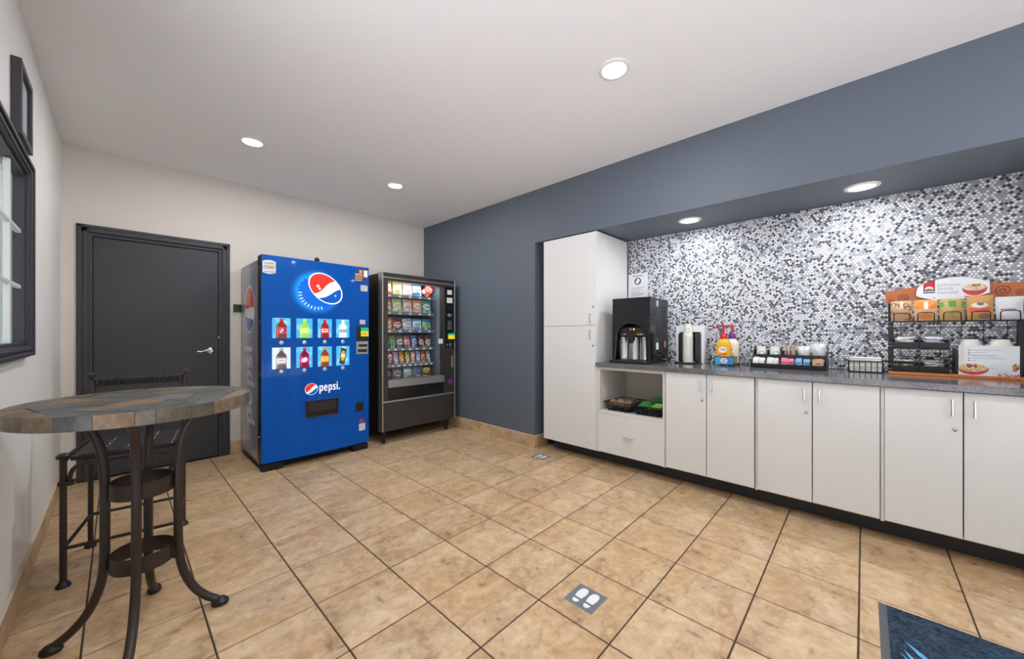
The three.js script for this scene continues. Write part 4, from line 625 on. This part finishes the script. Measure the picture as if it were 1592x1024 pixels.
{
  const rk = onCounter('creamer_rack', 'black wire creamer rack with blue front label', 'rack', 3.45, -0.82);
  obj('wire_frame', [ext(-0.07, 0.07, 0.008, 0.0125, -0.085, 0.085), ...[[-0.07, 0.085], [0.07, 0.085], [-0.07, -0.085], [0.07, -0.085]].map(([x, z]) => bar([x, 0, z], [x, 0.075, z], 0.003)), bar([-0.07, 0.072, -0.085], [-0.07, 0.072, 0.085], 0.003), bar([0.07, 0.072, -0.085], [0.07, 0.072, 0.085], 0.003), bar([-0.07, 0.072, -0.085], [0.07, 0.072, -0.085], 0.003), bar([-0.07, 0.072, 0.085], [0.07, 0.072, 0.085], 0.003), ...[-0.04, 0, 0.04].map(z => bar([0.07, 0.01, z], [0.07, 0.072, z], 0.0022))], M.wire, rk);
  const bl = canvasTex(256, 128, g => { g.fillStyle = '#2a8fd0'; g.fillRect(0, 0, 256, 128); g.fillStyle = '#49b2e6'; g.fillRect(0, 0, 80, 128); g.fillStyle = '#e6e8ee'; g.beginPath(); g.arc(124, 64, 50, 0, 7); g.fill(); g.fillStyle = '#d0685a'; g.beginPath(); g.arc(124, 64, 28, 0, 7); g.fill(); g.fillStyle = '#f4f4f6'; g.fillRect(96, 56, 56, 14); });
  obj('front_label', [ext(-0.068, 0.068, 0.012, 0.07, 0.086, 0.088)], mat(rgb(30, 110, 170), 0.4), rk); obj('label_print', panel(0.134, 0.056, 0, 0.041, 0.0886), mat(0xffffff, 0.4, 0, { map: bl }), rk);
  const l1 = canvasTex(144, 250, g => { g.fillStyle = '#f2b21c'; g.fillRect(0, 0, 144, 250); g.fillStyle = '#f5efe6'; g.beginPath(); g.ellipse(76, 62, 60, 46, -0.2, 0, 7); g.fill(); g.fillStyle = '#8a6ab0'; g.fillRect(40, 48, 76, 10); g.fillRect(48, 66, 60, 9); g.fillStyle = '#c8501a'; g.beginPath(); g.moveTo(10, 150); g.bezierCurveTo(60, 120, 110, 140, 138, 105); g.lineTo(138, 135); g.bezierCurveTo(100, 165, 50, 140, 10, 170); g.fill(); g.fillStyle = '#b8742c'; g.fillRect(24, 170, 96, 52); g.fillStyle = '#f3d9a0'; g.fillRect(64, 160, 14, 80); });
  const l2 = canvasTex(144, 250, g => { g.fillStyle = '#ece2cc'; g.fillRect(0, 0, 144, 250); g.fillStyle = '#f7f3ea'; g.beginPath(); g.ellipse(72, 62, 58, 44, 0, 0, 7); g.fill(); g.fillStyle = '#a23a4a'; g.fillRect(36, 54, 74, 14); g.fillStyle = '#c9b890'; g.fillRect(20, 150, 104, 60); });
  pumpBottle(3.41, -0.835, 'yellow creamer pump bottle with red cap in front of the cream bottle', [240, 176, 32], [206, 40, 26], l1);
  pumpBottle(3.495, -0.795, 'cream-coloured pump bottle with purple collar behind the yellow bottle', [232, 222, 200], [96, 40, 140], l2);
}
{ // condiment organizer
  const t = onCounter('condiment_organizer', 'black two-tier condiment organizer holding packets and cups', 'organizer', 3.575, -0.414);
  const W = 0.222, D = 0.2;
  obj('shell', [ext(-W, W, 0, 0.006, 0, D), ext(-W, W, 0, 0.034, D - 0.006, D, 0.002), ext(-W, W, 0.006, 0.1, D - 0.098, D - 0.09), ext(-W, W, 0, 0.13, 0, 0.006), ext(-W, W, 0.05, 0.056, 0.006, D - 0.098)], M.black, t);
  for (const s of [-1, 1]) { const g = extrude([[0, 0], [D, 0], [D, 0.042], [D - 0.08, 0.085], [0.09, 0.12], [0.05, 0.165], [0, 0.165]], 0.005); g.rotateY(-PI / 2); g.translate(s * W + (s > 0 ? 0.005 : 0), 0, 0); obj('side_panel', g, M.black, t); }
  for (const x of [-0.134, -0.045, 0.045, 0.134]) { obj('divider', [ext(x - 0.0015, x + 0.0015, 0.056, 0.125, 0.006, D - 0.098), ext(x - 0.0015, x + 0.0015, 0.006, 0.06, D - 0.09, D - 0.006)], mat(rgb(70, 72, 76), 0.4), t); }
}
{ // what the organizer holds
  const ox = 3.575, oz = -0.414, D = 0.2;
  const put = (name, label, cat, lx, y, lz, group) => thing(name, label, cat, [ox - lz, CT + y, oz + lx], RT, group);
  [-0.178, -0.0895].forEach((x, i) => { const c = obj('paper_cup', cupGeo, cupPrint); c.position.set(ox - 0.0535, CT + 0.0565, oz + x); c.rotation.y = 0.2 + i * 0.1; tag(c, i ? 'upside-down white paper cup with green emblem, right one in the organizer' : 'upside-down white paper cup with green emblem, left one in the organizer', 'cup', 'paper cups in the organizer'); });
  for (let i = 0; i < 12; i++) { const t = put('stir_stick', `${['tan', 'pale', 'brown'][i % 3]} wooden stir stick, ${ORD[i]} from the left in the organizer`, 'stir stick', -0.026 + i * 0.0062, 0.058, 0.05 + (i % 3) * 0.012, 'stir sticks'); obj('stick', ext(-0.0026, 0.0026, 0, 0.108 + (i % 4) * 0.004, -0.001, 0.001, 0.0006), mat(rgb(...[[214, 178, 150], [236, 220, 200], [176, 130, 106]][i % 3]), 0.7), t).rotation.z = Math.sin(i * 7) * 0.08; }
  [[0.09, 0.062, 0.1, 0.1], [0.172, 0.062, 0.115, 0.12]].forEach(([x, z, w, h], i) => { const b = obj('cutlery_bag', pillow(w * 0.82, h + 0.01, 0.062, 900 + i, [0, 0, 1, 1], 14, 14), new THREE.MeshPhysicalMaterial({ color: rgb(232, 234, 236), roughness: 0.18, transmission: 0.35, thickness: 0 })); b.position.set(ox - z, CT + 0.058, oz + x); b.rotation.y = RT; tag(b, i ? 'clear plastic bag at the right end of the organizer' : 'clear plastic bag beside the stir sticks in the organizer', 'plastic bag', 'clear plastic bags'); });
  const kinds = [['white', [236, 236, 238], -0.178, 5], ['white sugar', [230, 230, 234], -0.09, 5], ['pink', [238, 132, 158], -0.0, 4], ['light blue', [130, 182, 226], 0.09, 4], ['brown', [190, 150, 112], 0.178, 4]];
  kinds.forEach(([nm, c, x, n], k) => { for (let i = 0; i < n; i++) { const m = mat(rgb(...c), 0.6), half = i % 2, t = put('sweetener_packet', `${nm} packet, ${ORD[i]} from the front in the ${['leftmost', 'second', 'middle', 'fourth', 'rightmost'][k]} packet slot`, 'packet', x + (k === 4 ? 0 : (half ? 0.02 : -0.02)), 0.007, D - 0.02 - i * 0.012, 'sweetener packets'); const p = obj('sachet', pillow(k === 4 ? 0.06 : 0.039, 0.066 + (i % 3) * 0.004, 0.008, k * 20 + i, [0, 0, 1, 1], 5, 6), m, t); p.rotation.x = -0.2; p.rotation.z = Math.sin(k * 5 + i * 3) * 0.08; if (k > 1 && i < 2) { const q = obj('band', panel(0.026, 0.008, 0, 0.04, 0.0062), mat(k === 2 ? rgb(180, 60, 90) : k === 3 ? rgb(60, 110, 190) : rgb(120, 84, 60), 0.6), t); q.rotation.x = -0.2; } } });
}
{ // napkin basket
  const t = onCounter('napkin_basket', 'black wire basket of white napkins beside the oatmeal rack', 'basket', 3.5, 0.008);
  const W = 0.085, D = 0.06, H = 0.075, g = []; for (const y of [0.004, H]) { g.push(bar([-W, y, -D], [W, y, -D], 0.003), bar([-W, y, D], [W, y, D], 0.003), bar([-W, y, -D], [-W, y, D], 0.003), bar([W, y, -D], [W, y, D], 0.003)); } for (let i = 0; i < 7; i++) { const x = -W + i * W / 3; for (const z of [-D, D]) g.push(bar([x, 0.004, z], [x, H, z], 0.0022)); } for (let i = 1; i < 4; i++) for (const x of [-W, W]) g.push(bar([x, 0.004, -D + i * D / 2], [x, H, -D + i * D / 2], 0.0022)); g.push(tube([[-W, H, -0.02], [-W - 0.018, H + 0.004, -0.018], [-W - 0.018, H + 0.004, 0.018], [-W, H, 0.02]], 0.0025, 12, 6), tube([[W, H, -0.02], [W + 0.018, H + 0.004, -0.018], [W + 0.018, H + 0.004, 0.018], [W, H, 0.02]], 0.0025, 12, 6));
  for (let i = 0; i < 5; i++) g.push(bar([-W, 0.004, -D + i * D / 2], [W, 0.004, -D + i * D / 2], 0.002));
  obj('wire_frame', g, M.wire, t);
  for (let i = 0; i < 8; i++) { const q = ext(-W + 0.008, W - 0.008, 0, 0.0098, -D + 0.008, D - 0.008, 0.003), n = obj('napkin', q, mat(rgb(238 - (i % 3) * 4, 236 - (i % 3) * 4, 230 - (i % 3) * 5), 0.9)); n.position.set(3.5, CT + 0.0072 + i * 0.0118, 0.008); n.rotation.set(0, RT + Math.sin(i * 4) * 0.02, 0); tag(n, i === 7 ? 'topmost folded white napkin in the wire basket' : `folded white napkin, ${ORD[i]} from the bottom in the wire basket`, 'napkin', 'napkins'); }
}
// ---------------------------------------------------------------- oatmeal rack
{
  const RX = 3.6, RZ = 0.388, W = 0.272;
  const t = onCounter('oatmeal_rack', 'wire oatmeal display rack with wooden base and printed header', 'display rack', RX, RZ);
  obj('base_board', ext(-W, W + 0.012, 0, 0.018, 0.01, 0.165, 0.003), M.wood, t);
  for (const s of [-1, 1]) obj('post', ext(s * (W - 0.014) - 0.013, s * (W - 0.014) + 0.013, 0.018, 0.47, 0.075, 0.1, 0.003), M.black, t);
  const wires = []; for (const y of [0.06, 0.115, 0.18, 0.235, 0.3, 0.345]) wires.push(bar([-W + 0.02, y, 0.082], [W - 0.02, y, 0.082], 0.002, 6)); for (let i = 0; i < 6; i++) { const x = -W + 0.06 + i * (2 * W - 0.12) / 5; wires.push(bar([x, 0.02, 0.084], [x, 0.36, 0.084], 0.002, 6)); }
  wires.forEach(g => obj('grid_wire', g, M.wire, t));
  const clips = []; for (const y of [0.03, 0.06, 0.18, 0.2, 0.31, 0.335]) clips.push(bar([-W - 0.01, y, 0.105], [-W + 0.03, y, 0.105], 0.002, 6)); clips.forEach(g => obj('clip_wire', g, M.chrome, t));
  // header
  const hd = canvasTex(1024, 256, (g, w, h) => {
    g.fillStyle = '#b5663a'; g.fillRect(0, 0, w, h); const q = rng(4); for (let i = 0; i < 120; i++) { g.fillStyle = `rgba(${q() < 0.5 ? '150,80,42' : '200,120,74'},0.18)`; g.fillRect(0, q() * h, w, 2 + q() * 4); }
    g.strokeStyle = '#6e3420'; const spiral = (x, y, r, s) => { g.lineWidth = r * 0.16; g.beginPath(); for (let i = 0; i <= 90; i++) { const a = i / 90 * 4.6 * PI, k = r * i / 90; g.lineTo(x + s * k * Math.cos(a), y + k * Math.sin(a)); } g.stroke(); };
    spiral(52, 196, 30, 1); spiral(148, 160, 52, 1); spiral(862, 128, 60, -1); spiral(966, 150, 34, -1);
  });
  const hx = 0.288, y0 = 0.462, y1 = 0.54;
  const s = new THREE.Shape(); s.moveTo(-hx + 0.01, y0 - 0.002); s.lineTo(hx - 0.004, y0 + 0.004); s.lineTo(hx, y1 + 0.012); s.lineTo(0.1, y1 + 0.022); s.lineTo(-0.14, y1 + 0.02); s.lineTo(-hx, y1); s.closePath();
  const hg = new THREE.ExtrudeGeometry(s, { depth: 0.006, bevelEnabled: false }); { const p = hg.attributes.position, uv = hg.attributes.uv; for (let i = 0; i < p.count; i++) uv.setXY(i, (p.getX(i) + hx) / (2 * hx), (p.getY(i) - 0.44) / 0.14); } hg.translate(0, 0, 0.098);
  const head = obj('header_board', hg, mat(0xffffff, 0.5, 0, { map: hd }), t);
  const ov = canvasTex(1024, 460, (g, w, h) => {
    g.fillStyle = '#e3e6ea'; g.fillRect(0, 0, w, h); g.fillStyle = '#2a3f6e'; g.fillRect(108, 60, 172, 240); g.fillStyle = '#c4252e'; g.beginPath(); g.moveTo(108, 60); g.lineTo(280, 30); g.lineTo(280, 220); g.lineTo(108, 230); g.fill(); g.fillStyle = '#f3f0ea'; g.beginPath(); g.arc(194, 232, 64, PI, 0); g.fill(); g.fillStyle = '#d8b26a'; g.beginPath(); g.arc(194, 232, 44, PI, 0); g.fill(); g.fillStyle = '#2a3f6e'; g.fillRect(108, 232, 172, 80); g.fillStyle = '#fff'; g.font = 'bold 40px sans-serif'; g.fillText('QUAKER', 114, 288, 160);
    g.fillStyle = '#8b8f98'; g.font = '86px serif'; g.fillText('Delicious,', 306, 178, 346); g.fillText('Hearty', 306, 260, 236); g.fillText('Oatmeal', 306, 342, 296);
    g.fillStyle = '#c23a4c'; g.beginPath(); g.ellipse(826, 250, 166, 150, 0, -0.1, PI + 0.1); g.fill(); g.fillStyle = '#d9c79a'; g.beginPath(); g.ellipse(826, 228, 160, 74, 0, 0, 7); g.fill(); const q = rng(8); for (let i = 0; i < 90; i++) { g.fillStyle = ['#f0e4c2', '#c9b07c', '#e8d9ae', '#b99a62'][Math.floor(q() * 4)]; const a = q() * 7, k = Math.sqrt(q()); g.beginPath(); g.ellipse(826 + 146 * k * Math.cos(a), 228 + 62 * k * Math.sin(a), 13, 8, q() * 3, 0, 7); g.fill(); } for (let i = 0; i < 9; i++) { g.fillStyle = i % 2 ? '#7a2a2a' : '#8a5a34'; g.beginPath(); g.ellipse(790 + q() * 110, 180 + q() * 40, 18, 12, q() * 3, 0, 7); g.fill(); }
    g.fillStyle = '#2b2b2b'; for (const x of [270, 700]) { g.beginPath(); g.arc(x, 420, 11, 0, 7); g.fill(); }
  });
  const os = new THREE.Shape(), a = 0.146; os.moveTo(-a, 0.505); os.quadraticCurveTo(-a, 0.558, -a + 0.02, 0.565); os.quadraticCurveTo(0, 0.64, a - 0.02, 0.575); os.lineTo(a, 0.568); os.lineTo(a, 0.5); os.quadraticCurveTo(0.03, 0.452, -0.07, 0.472); os.quadraticCurveTo(-0.12, 0.482, -a, 0.5); os.closePath();
  const og = new THREE.ExtrudeGeometry(os, { depth: 0.004, bevelEnabled: true, bevelSize: 0.002, bevelThickness: 0.001, bevelSegments: 1, curveSegments: 16 }).translate(0, 0, 0.106); obj('plaque_edge', og, mat(rgb(60, 44, 40), 0.5), head);
  const of = new THREE.ShapeGeometry(os, 16); { const p = of.attributes.position, uv = of.attributes.uv; for (let i = 0; i < p.count; i++) uv.setXY(i, (p.getX(i) + a) / (2 * a), (p.getY(i) - 0.472) / 0.131); } of.translate(0, 0, 0.1116); obj('plaque_print', of, mat(0xffffff, 0.4, 0, { map: ov }), head);
  // wire pockets for the bags
  const sl = [-0.212, -0.108, -0.002, 0.106, 0.21], pk = []; obj('pocket_rail', [bar([-W + 0.01, 0.338, 0.16], [W - 0.01, 0.338, 0.16], 0.003), bar([-W + 0.01, 0.338, 0.105], [W - 0.01, 0.338, 0.105], 0.003), bar([-W + 0.01, 0.338, 0.105], [-W + 0.01, 0.338, 0.16], 0.003), bar([W - 0.01, 0.338, 0.105], [W - 0.01, 0.338, 0.16], 0.003)], M.wire, t);
  for (const x of sl) obj('pocket_loop', tube([[x - 0.034, 0.338, 0.162], [x - 0.034, 0.36, 0.163], [x - 0.033, 0.384, 0.164], [x - 0.022, 0.391, 0.164], [x, 0.392, 0.164], [x + 0.022, 0.391, 0.164], [x + 0.033, 0.384, 0.164], [x + 0.034, 0.36, 0.163], [x + 0.034, 0.338, 0.162]], 0.0026, 40, 6), M.wire, t);
  for (const x of [-0.262, -0.16, -0.055, 0.052, 0.158, 0.262]) obj('pocket_wire', [bar([x, 0.338, 0.105], [x, 0.338, 0.16], 0.0025), bar([x, 0.338, 0.16], [x, 0.372, 0.16], 0.0025)], M.wire, t);
  // trays
  for (const [y, n] of [[0.165, 0], [0.018, 1]]) for (const [x0, x1] of [[-0.255, -0.136], [-0.134, -0.012]]) obj('tray', [ext(x0, x1, y, y + 0.005, 0.09, 0.16), ext(x0, x1, y, y + 0.042, 0.155, 0.16, 0.001), ext(x0, x1, y + 0.026, y + 0.029, 0.16, 0.163), ext(x0, x0 + 0.003, y, y + 0.062, 0.09, 0.155), ext(x1 - 0.003, x1, y, y + 0.062, 0.09, 0.155), ext(x0, x1, y, y + 0.06, 0.087, 0.09)], M.black, t);
  // card
  const cd = canvasTex(768, 620, (g, w, h) => {
    g.fillStyle = '#e2e5ea'; g.fillRect(0, 0, w, h); g.fillStyle = '#d8d6cc'; g.fillRect(0, 0, 70, h); g.fillStyle = '#3a4254'; [92, 140, 188, 256, 304].forEach((y, i) => { g.beginPath(); g.ellipse(138, y, 13, 10, 0, 0, 7); g.fill(); g.fillStyle = '#8f97a8'; g.fillRect(172, y - 5, [400, 190, 310, 420, 60][i], 8); if (i === 2) g.fillRect(172, y + 18, 330, 8); g.fillStyle = '#3a4254'; }); g.fillStyle = '#9aa2b2'; g.fillRect(400, 410, 100, 8); g.fillRect(390, 450, 120, 8);
    g.fillStyle = '#d2384a'; g.beginPath(); g.ellipse(190, 470, 200, 130, 0, -0.15, PI); g.fill(); g.fillStyle = '#d8c08c'; g.beginPath(); g.ellipse(186, 455, 190, 84, 0, 0, 7); g.fill(); const q = rng(18); for (let i = 0; i < 130; i++) { g.fillStyle = ['#f0e2ba', '#caa768', '#e8d5a2', '#b98f4e'][Math.floor(q() * 4)]; const a2 = q() * 7, k = Math.sqrt(q()); g.beginPath(); g.ellipse(186 + 176 * k * Math.cos(a2), 455 + 74 * k * Math.sin(a2), 14, 9, q() * 3, 0, 7); g.fill(); } for (let i = 0; i < 14; i++) { g.fillStyle = i % 2 ? '#8a2430' : '#a8442c'; g.beginPath(); g.ellipse(110 + q() * 130, 390 + q() * 50, 20, 14, q() * 3, 0, 7); g.fill(); } for (let i = 0; i < 20; i++) { g.fillStyle = i % 3 ? '#b08a5a' : '#8a3a3a'; g.beginPath(); g.ellipse(690 + q() * 80, 360 + q() * 130, 22, 16, q() * 3, 0, 7); g.fill(); } for (let i = 0; i < 16; i++) { g.fillStyle = i % 2 ? '#b03a4a' : '#d88a9a'; g.beginPath(); g.ellipse(470 + q() * 290, 560 + q() * 50, 20, 12, q() * 3, 0, 7); g.fill(); }
  });
  obj('info_card', [ext(0.022, 0.242, 0.014, 0.192, 0.158, 0.161)], M.white, t); obj('card_print', panel(0.218, 0.176, 0.132, 0.103, 0.1616), mat(0xffffff, 0.35, 0, { map: cd }), t);
  obj('card_ledge', ext(0.015, 0.25, 0.018, 0.03, 0.09, 0.157), M.black, t);
  obj('bowl_bin', [ext(0.012, 0.018, 0.018, 0.17, 0.03, 0.155), ext(0.246, 0.252, 0.018, 0.17, 0.03, 0.155)], M.black, t);
  // bags
  const defs = [['brown patterned oatmeal bag at the left end of the rack', '#c9a27c', '#6e4630', 0], ['orange and white oatmeal bag, second from the left on the rack', '#ee8a1e', '#d9a878', 1], ['green and tan oatmeal bag in the middle of the rack', '#c4a26a', '#3f9a46', 2], ['tan and coral oatmeal bag, second from the right on the rack', '#c8985a', '#e2604a', 3], ['white oatmeal bag at the right end of the rack', '#d9dbe0', '#b23a44', 4]];
  const bt = canvasTex(1280, 320, g => {
    defs.forEach(([, A, B, k], i) => { g.save(); g.translate(i * 256, 0); g.beginPath(); g.rect(0, 0, 256, 320); g.clip(); g.fillStyle = k === 1 ? '#d9b088' : A; g.fillRect(0, 0, 256, 320); const q = rng(i + 60);
      if (k === 0) { g.strokeStyle = B; g.lineWidth = 13; for (let n = 0; n < 9; n++) { g.beginPath(); g.arc(q() * 256, 20 + q() * 280, 16 + q() * 24, q() * 6, q() * 6 + 4); g.stroke(); } g.fillStyle = '#e6c8a8'; g.fillRect(110, 0, 34, 120); }
      if (k === 1) { g.fillStyle = A; g.fillRect(20, 20, 216, 120); g.fillStyle = '#f3e6d4'; g.fillRect(108, 30, 46, 110); g.fillStyle = '#e08a3a'; g.beginPath(); g.ellipse(128, 250, 74, 40, 0, 0, 7); g.fill(); }
      if (k === 2) { g.fillStyle = B; g.fillRect(96, 30, 74, 90); g.fillStyle = '#6aa83a'; g.fillRect(10, 40, 44, 80); g.fillRect(220, 30, 36, 100); g.fillStyle = '#8aa84a'; for (let n = 0; n < 8; n++) { g.beginPath(); g.ellipse(90 + q() * 80, 210 + q() * 60, 18, 8, q() * 3, 0, 7); g.fill(); } }
      if (k === 3) { g.fillStyle = B; g.fillRect(20, 160, 200, 60); g.fillStyle = '#e6d9b8'; g.beginPath(); g.ellipse(120, 130, 80, 34, 0, 0, 7); g.fill(); g.fillStyle = '#5a6484'; g.beginPath(); g.ellipse(126, 112, 34, 20, 0, 0, 7); g.fill(); g.fillStyle = '#8a6a5a'; g.beginPath(); g.ellipse(170, 270, 60, 36, 0, 0, 7); g.fill(); }
      if (k === 4) { g.fillStyle = B; g.fillRect(44, 170, 130, 14); g.fillStyle = '#e6e8ec'; g.fillRect(44, 196, 150, 90); } g.restore(); });
  });
  const bm = mat(0xffffff, 0.3, 0, { map: bt });
  defs.forEach(([l], i) => { const g = pillow(0.102, 0.13 + (i === 3 ? 0.014 : 0), 0.04, 500 + i, [i / 5 + 0.004, 0, (i + 1) / 5 - 0.004, 1], 12, 12); const b = obj('oatmeal_bag', g, bm); b.position.set(RX - 0.134, CT + 0.3415, RZ + sl[i]); b.rotation.y = RT; tag(b, l, 'bag', 'oatmeal bags'); });
  // bowls: two nested stacks turned over behind the card
  const bg = lathe([[0, 0.05], [0.03, 0.05], [0.034, 0.046], [0.046, 0.006], [0.05, 0.003], [0.05, 0], [0.0445, 0.002], [0.031, 0.044], [0, 0.047]], 0, 0, 0, 28);
  [[0.075, 'left'], [0.188, 'right']].forEach(([x, sd]) => { for (let i = 0; i < 9; i++) { const b = obj('paper_bowl', bg, mat(rgb(236, 234, 228), 0.7)); b.position.set(RX - 0.09, CT + 0.031 + i * 0.0183, RZ + x); tag(b, i === 8 ? `topmost white paper bowl of the ${sd} stack behind the card` : `white paper bowl, ${ORD[i]} from the bottom of the ${sd} stack`, 'bowl', 'paper bowls'); } });
  // packets in the trays
  const trays = [[-0.1955, 0.171, [238, 236, 236], 'upper left'], [-0.073, 0.171, [226, 226, 240], 'upper right'], [-0.1955, 0.024, [96, 88, 60], 'lower left'], [-0.073, 0.024, [206, 206, 206], 'lower right']];
  trays.forEach(([x, y, c, nm], k) => { for (let i = 0; i < 7; i++) { const q = rng(k * 30 + i), col = k === 2 && i % 3 === 0 ? [232, 230, 224] : c; const g = pillow(0.085, 0.05, 0.012, k * 40 + i + 700, [0, 0, 1, 1], 6, 6); g.translate(0, -0.025, 0); g.rotateX(-PI / 2 + (q() - 0.5) * 0.25 + 0.12); g.rotateY((q() - 0.5) * 0.7); const b = obj('topping_packet', g, mat(rgb(...col), 0.4)); b.position.set(RX - 0.122, CT + y + 0.012 + i * 0.0088, RZ + x + (q() - 0.5) * 0.012); b.rotation.y = RT; tag(b, `${k === 2 ? 'olive or white' : k === 1 ? 'lilac white' : k === 0 ? 'white' : 'silver'} packet, ${i === 6 ? 'topmost' : ORD[i] + ' from the bottom'} in the ${nm} rack tray`, 'packet', 'packets in the rack trays'); } });
}
// ---------------------------------------------------------------- baskets in the open niche
{
  const SYh = 0.506;
  const basket = (zc, xf, label) => {
    const t = thing('snack_basket', label, 'basket', [xf + 0.15, SYh, zc], RT, 'black snack baskets'); const w = 0.116, d = 0.15, H = 0.075, g = [];
    const wall = (x0, z0, x1, z1) => { const dx = x1 - x0, dz = z1 - z0, L = Math.hypot(dx, dz), n = 9; for (let i = 0; i <= n; i++) { const k = i / n, x = x0 + dx * k, z = z0 + dz * k; g.push(bar([x * 0.86, 0.004, z * 0.88], [x, H, z], 0.0035, 5)); } for (const [y, f] of [[0.006, 0.86], [0.03, 0.91], [0.052, 0.955]]) g.push(bar([x0 * f, y, z0 * f], [x1 * f, y, z1 * f], 0.0032, 5)); };
    wall(-w, d, w, d); wall(-w, -d, w, -d); wall(-w, -d, -w, d); wall(w, -d, w, d);
    obj('lattice', g, M.black, t); obj('floor_panel', ext(-w * 0.86, w * 0.86, 0, 0.006, -d * 0.88, d * 0.88), M.black, t);
    const tub = []; const P = (x, y, z) => [x, y, z]; const sh = new THREE.Shape(); sh.moveTo(-w - 0.012, -d - 0.012); sh.lineTo(w + 0.012, -d - 0.012); sh.lineTo(w + 0.012, d + 0.012); sh.lineTo(-w - 0.012, d + 0.012); sh.closePath(); const ho = new THREE.Path(); ho.moveTo(-w, -d); ho.lineTo(-w, d); ho.lineTo(w, d); ho.lineTo(w, -d); ho.closePath(); sh.holes.push(ho); const rg = new THREE.ExtrudeGeometry(sh, { depth: 0.006, bevelEnabled: true, bevelSize: 0.001, bevelThickness: 0.001, bevelSegments: 1 }); rg.rotateX(-PI / 2); rg.translate(0, H, 0); obj('rim', rg, M.black, t);
    return t;
  };
  const zA = -1.578, zB = -1.318, xf = 3.02;
  basket(zA, xf, 'black plastic basket of wrapped pastries, left in the niche');
  basket(zB, xf + 0.0, 'black plastic basket of green packets, right in the niche');
  const r = rng(66);
  const lump = (a, b, c, seed) => { const g = new THREE.SphereGeometry(1, 16, 10), p = g.attributes.position, q = rng(seed), f = q() * 6; for (let i = 0; i < p.count; i++) { const k = 1 + 0.07 * Math.sin(5 * p.getX(i) + f) * Math.cos(6 * p.getZ(i) + f); p.setXYZ(i, p.getX(i) * a * k, p.getY(i) * b * k, p.getZ(i) * c * k); } g.computeVertexNormals(); return g; };
  const pn = ['front left', 'front middle', 'front right', 'back left', 'back middle', 'back right'];
  const browns = [[176, 122, 78], [186, 140, 100], [160, 112, 78], [120, 82, 62], [132, 96, 76], [112, 80, 66]];
  for (let i = 0; i < 6; i++) { const t = thing('wrapped_pastry', `brown wrapped pastry, ${pn[i]} one in the left niche basket`, 'pastry', [xf + 0.06 + Math.floor(i / 3) * 0.1, SYh + 0.06, zA - 0.068 + (i % 3) * 0.068], 0, 'wrapped pastries'); obj('pastry', lump(0.043, 0.038, 0.031, i + 3), mat(rgb(...browns[i]), 0.55, 0, { map: rep(mottle, 2) }), t); obj('wrapper', pillow(0.067, 0.098, 0.085, i + 40, [0, 0, 1, 1], 14, 14).translate(0, -0.05, 0).rotateX(-PI / 2), new THREE.MeshPhysicalMaterial({ color: 0xffffff, roughness: 0.12, transmission: 0.9, thickness: 0 }), t); }
  const gt = canvasTex(256, 256, g => { g.fillStyle = '#4aa63c'; g.fillRect(0, 0, 256, 256); g.fillStyle = '#b4d23a'; g.fillRect(0, 0, 256, 56); g.fillStyle = '#2f8a48'; g.fillRect(0, 150, 256, 106); g.fillStyle = '#e8efc8'; g.fillRect(60, 76, 136, 26); g.fillStyle = '#d8742a'; g.fillRect(200, 110, 50, 34); });
  const gt2 = canvasTex(256, 256, g => { g.fillStyle = '#7cc33a'; g.fillRect(0, 0, 256, 256); g.fillStyle = '#d8602a'; g.fillRect(0, 0, 256, 60); g.fillStyle = '#c8b04a'; g.fillRect(0, 60, 256, 40); g.fillStyle = '#f0f0d0'; g.fillRect(60, 130, 140, 30); });
  [[-0.052, 0.1, 0.066, 0.1, gt, 'large green snack packet lying on the right niche basket'], [0.062, 0.1, 0.056, -0.05, gt2, 'lime and orange snack packet at the right niche edge'], [0.02, 0.18, 0.095, 0.1, gt, 'dark green snack packet at the back of the right niche basket']].forEach(([dz, dx, y, a, tx, l], i) => { const g = pillow(0.108, 0.17, 0.045, 800 + i, [0, 0, 1, 1], 12, 12).translate(0, -0.085, 0); g.rotateX(-PI / 2 + 0.12); const b = obj('snack_packet', g, mat(0xffffff, 0.3, 0, { map: tx })); b.position.set(xf + dx + 0.02, SYh + y + 0.012 + i * 0.006, zB + dz); b.rotation.y = RT + a; tag(b, l, 'snack', 'green snack packets'); });
}

renderer.render(scene, camera);
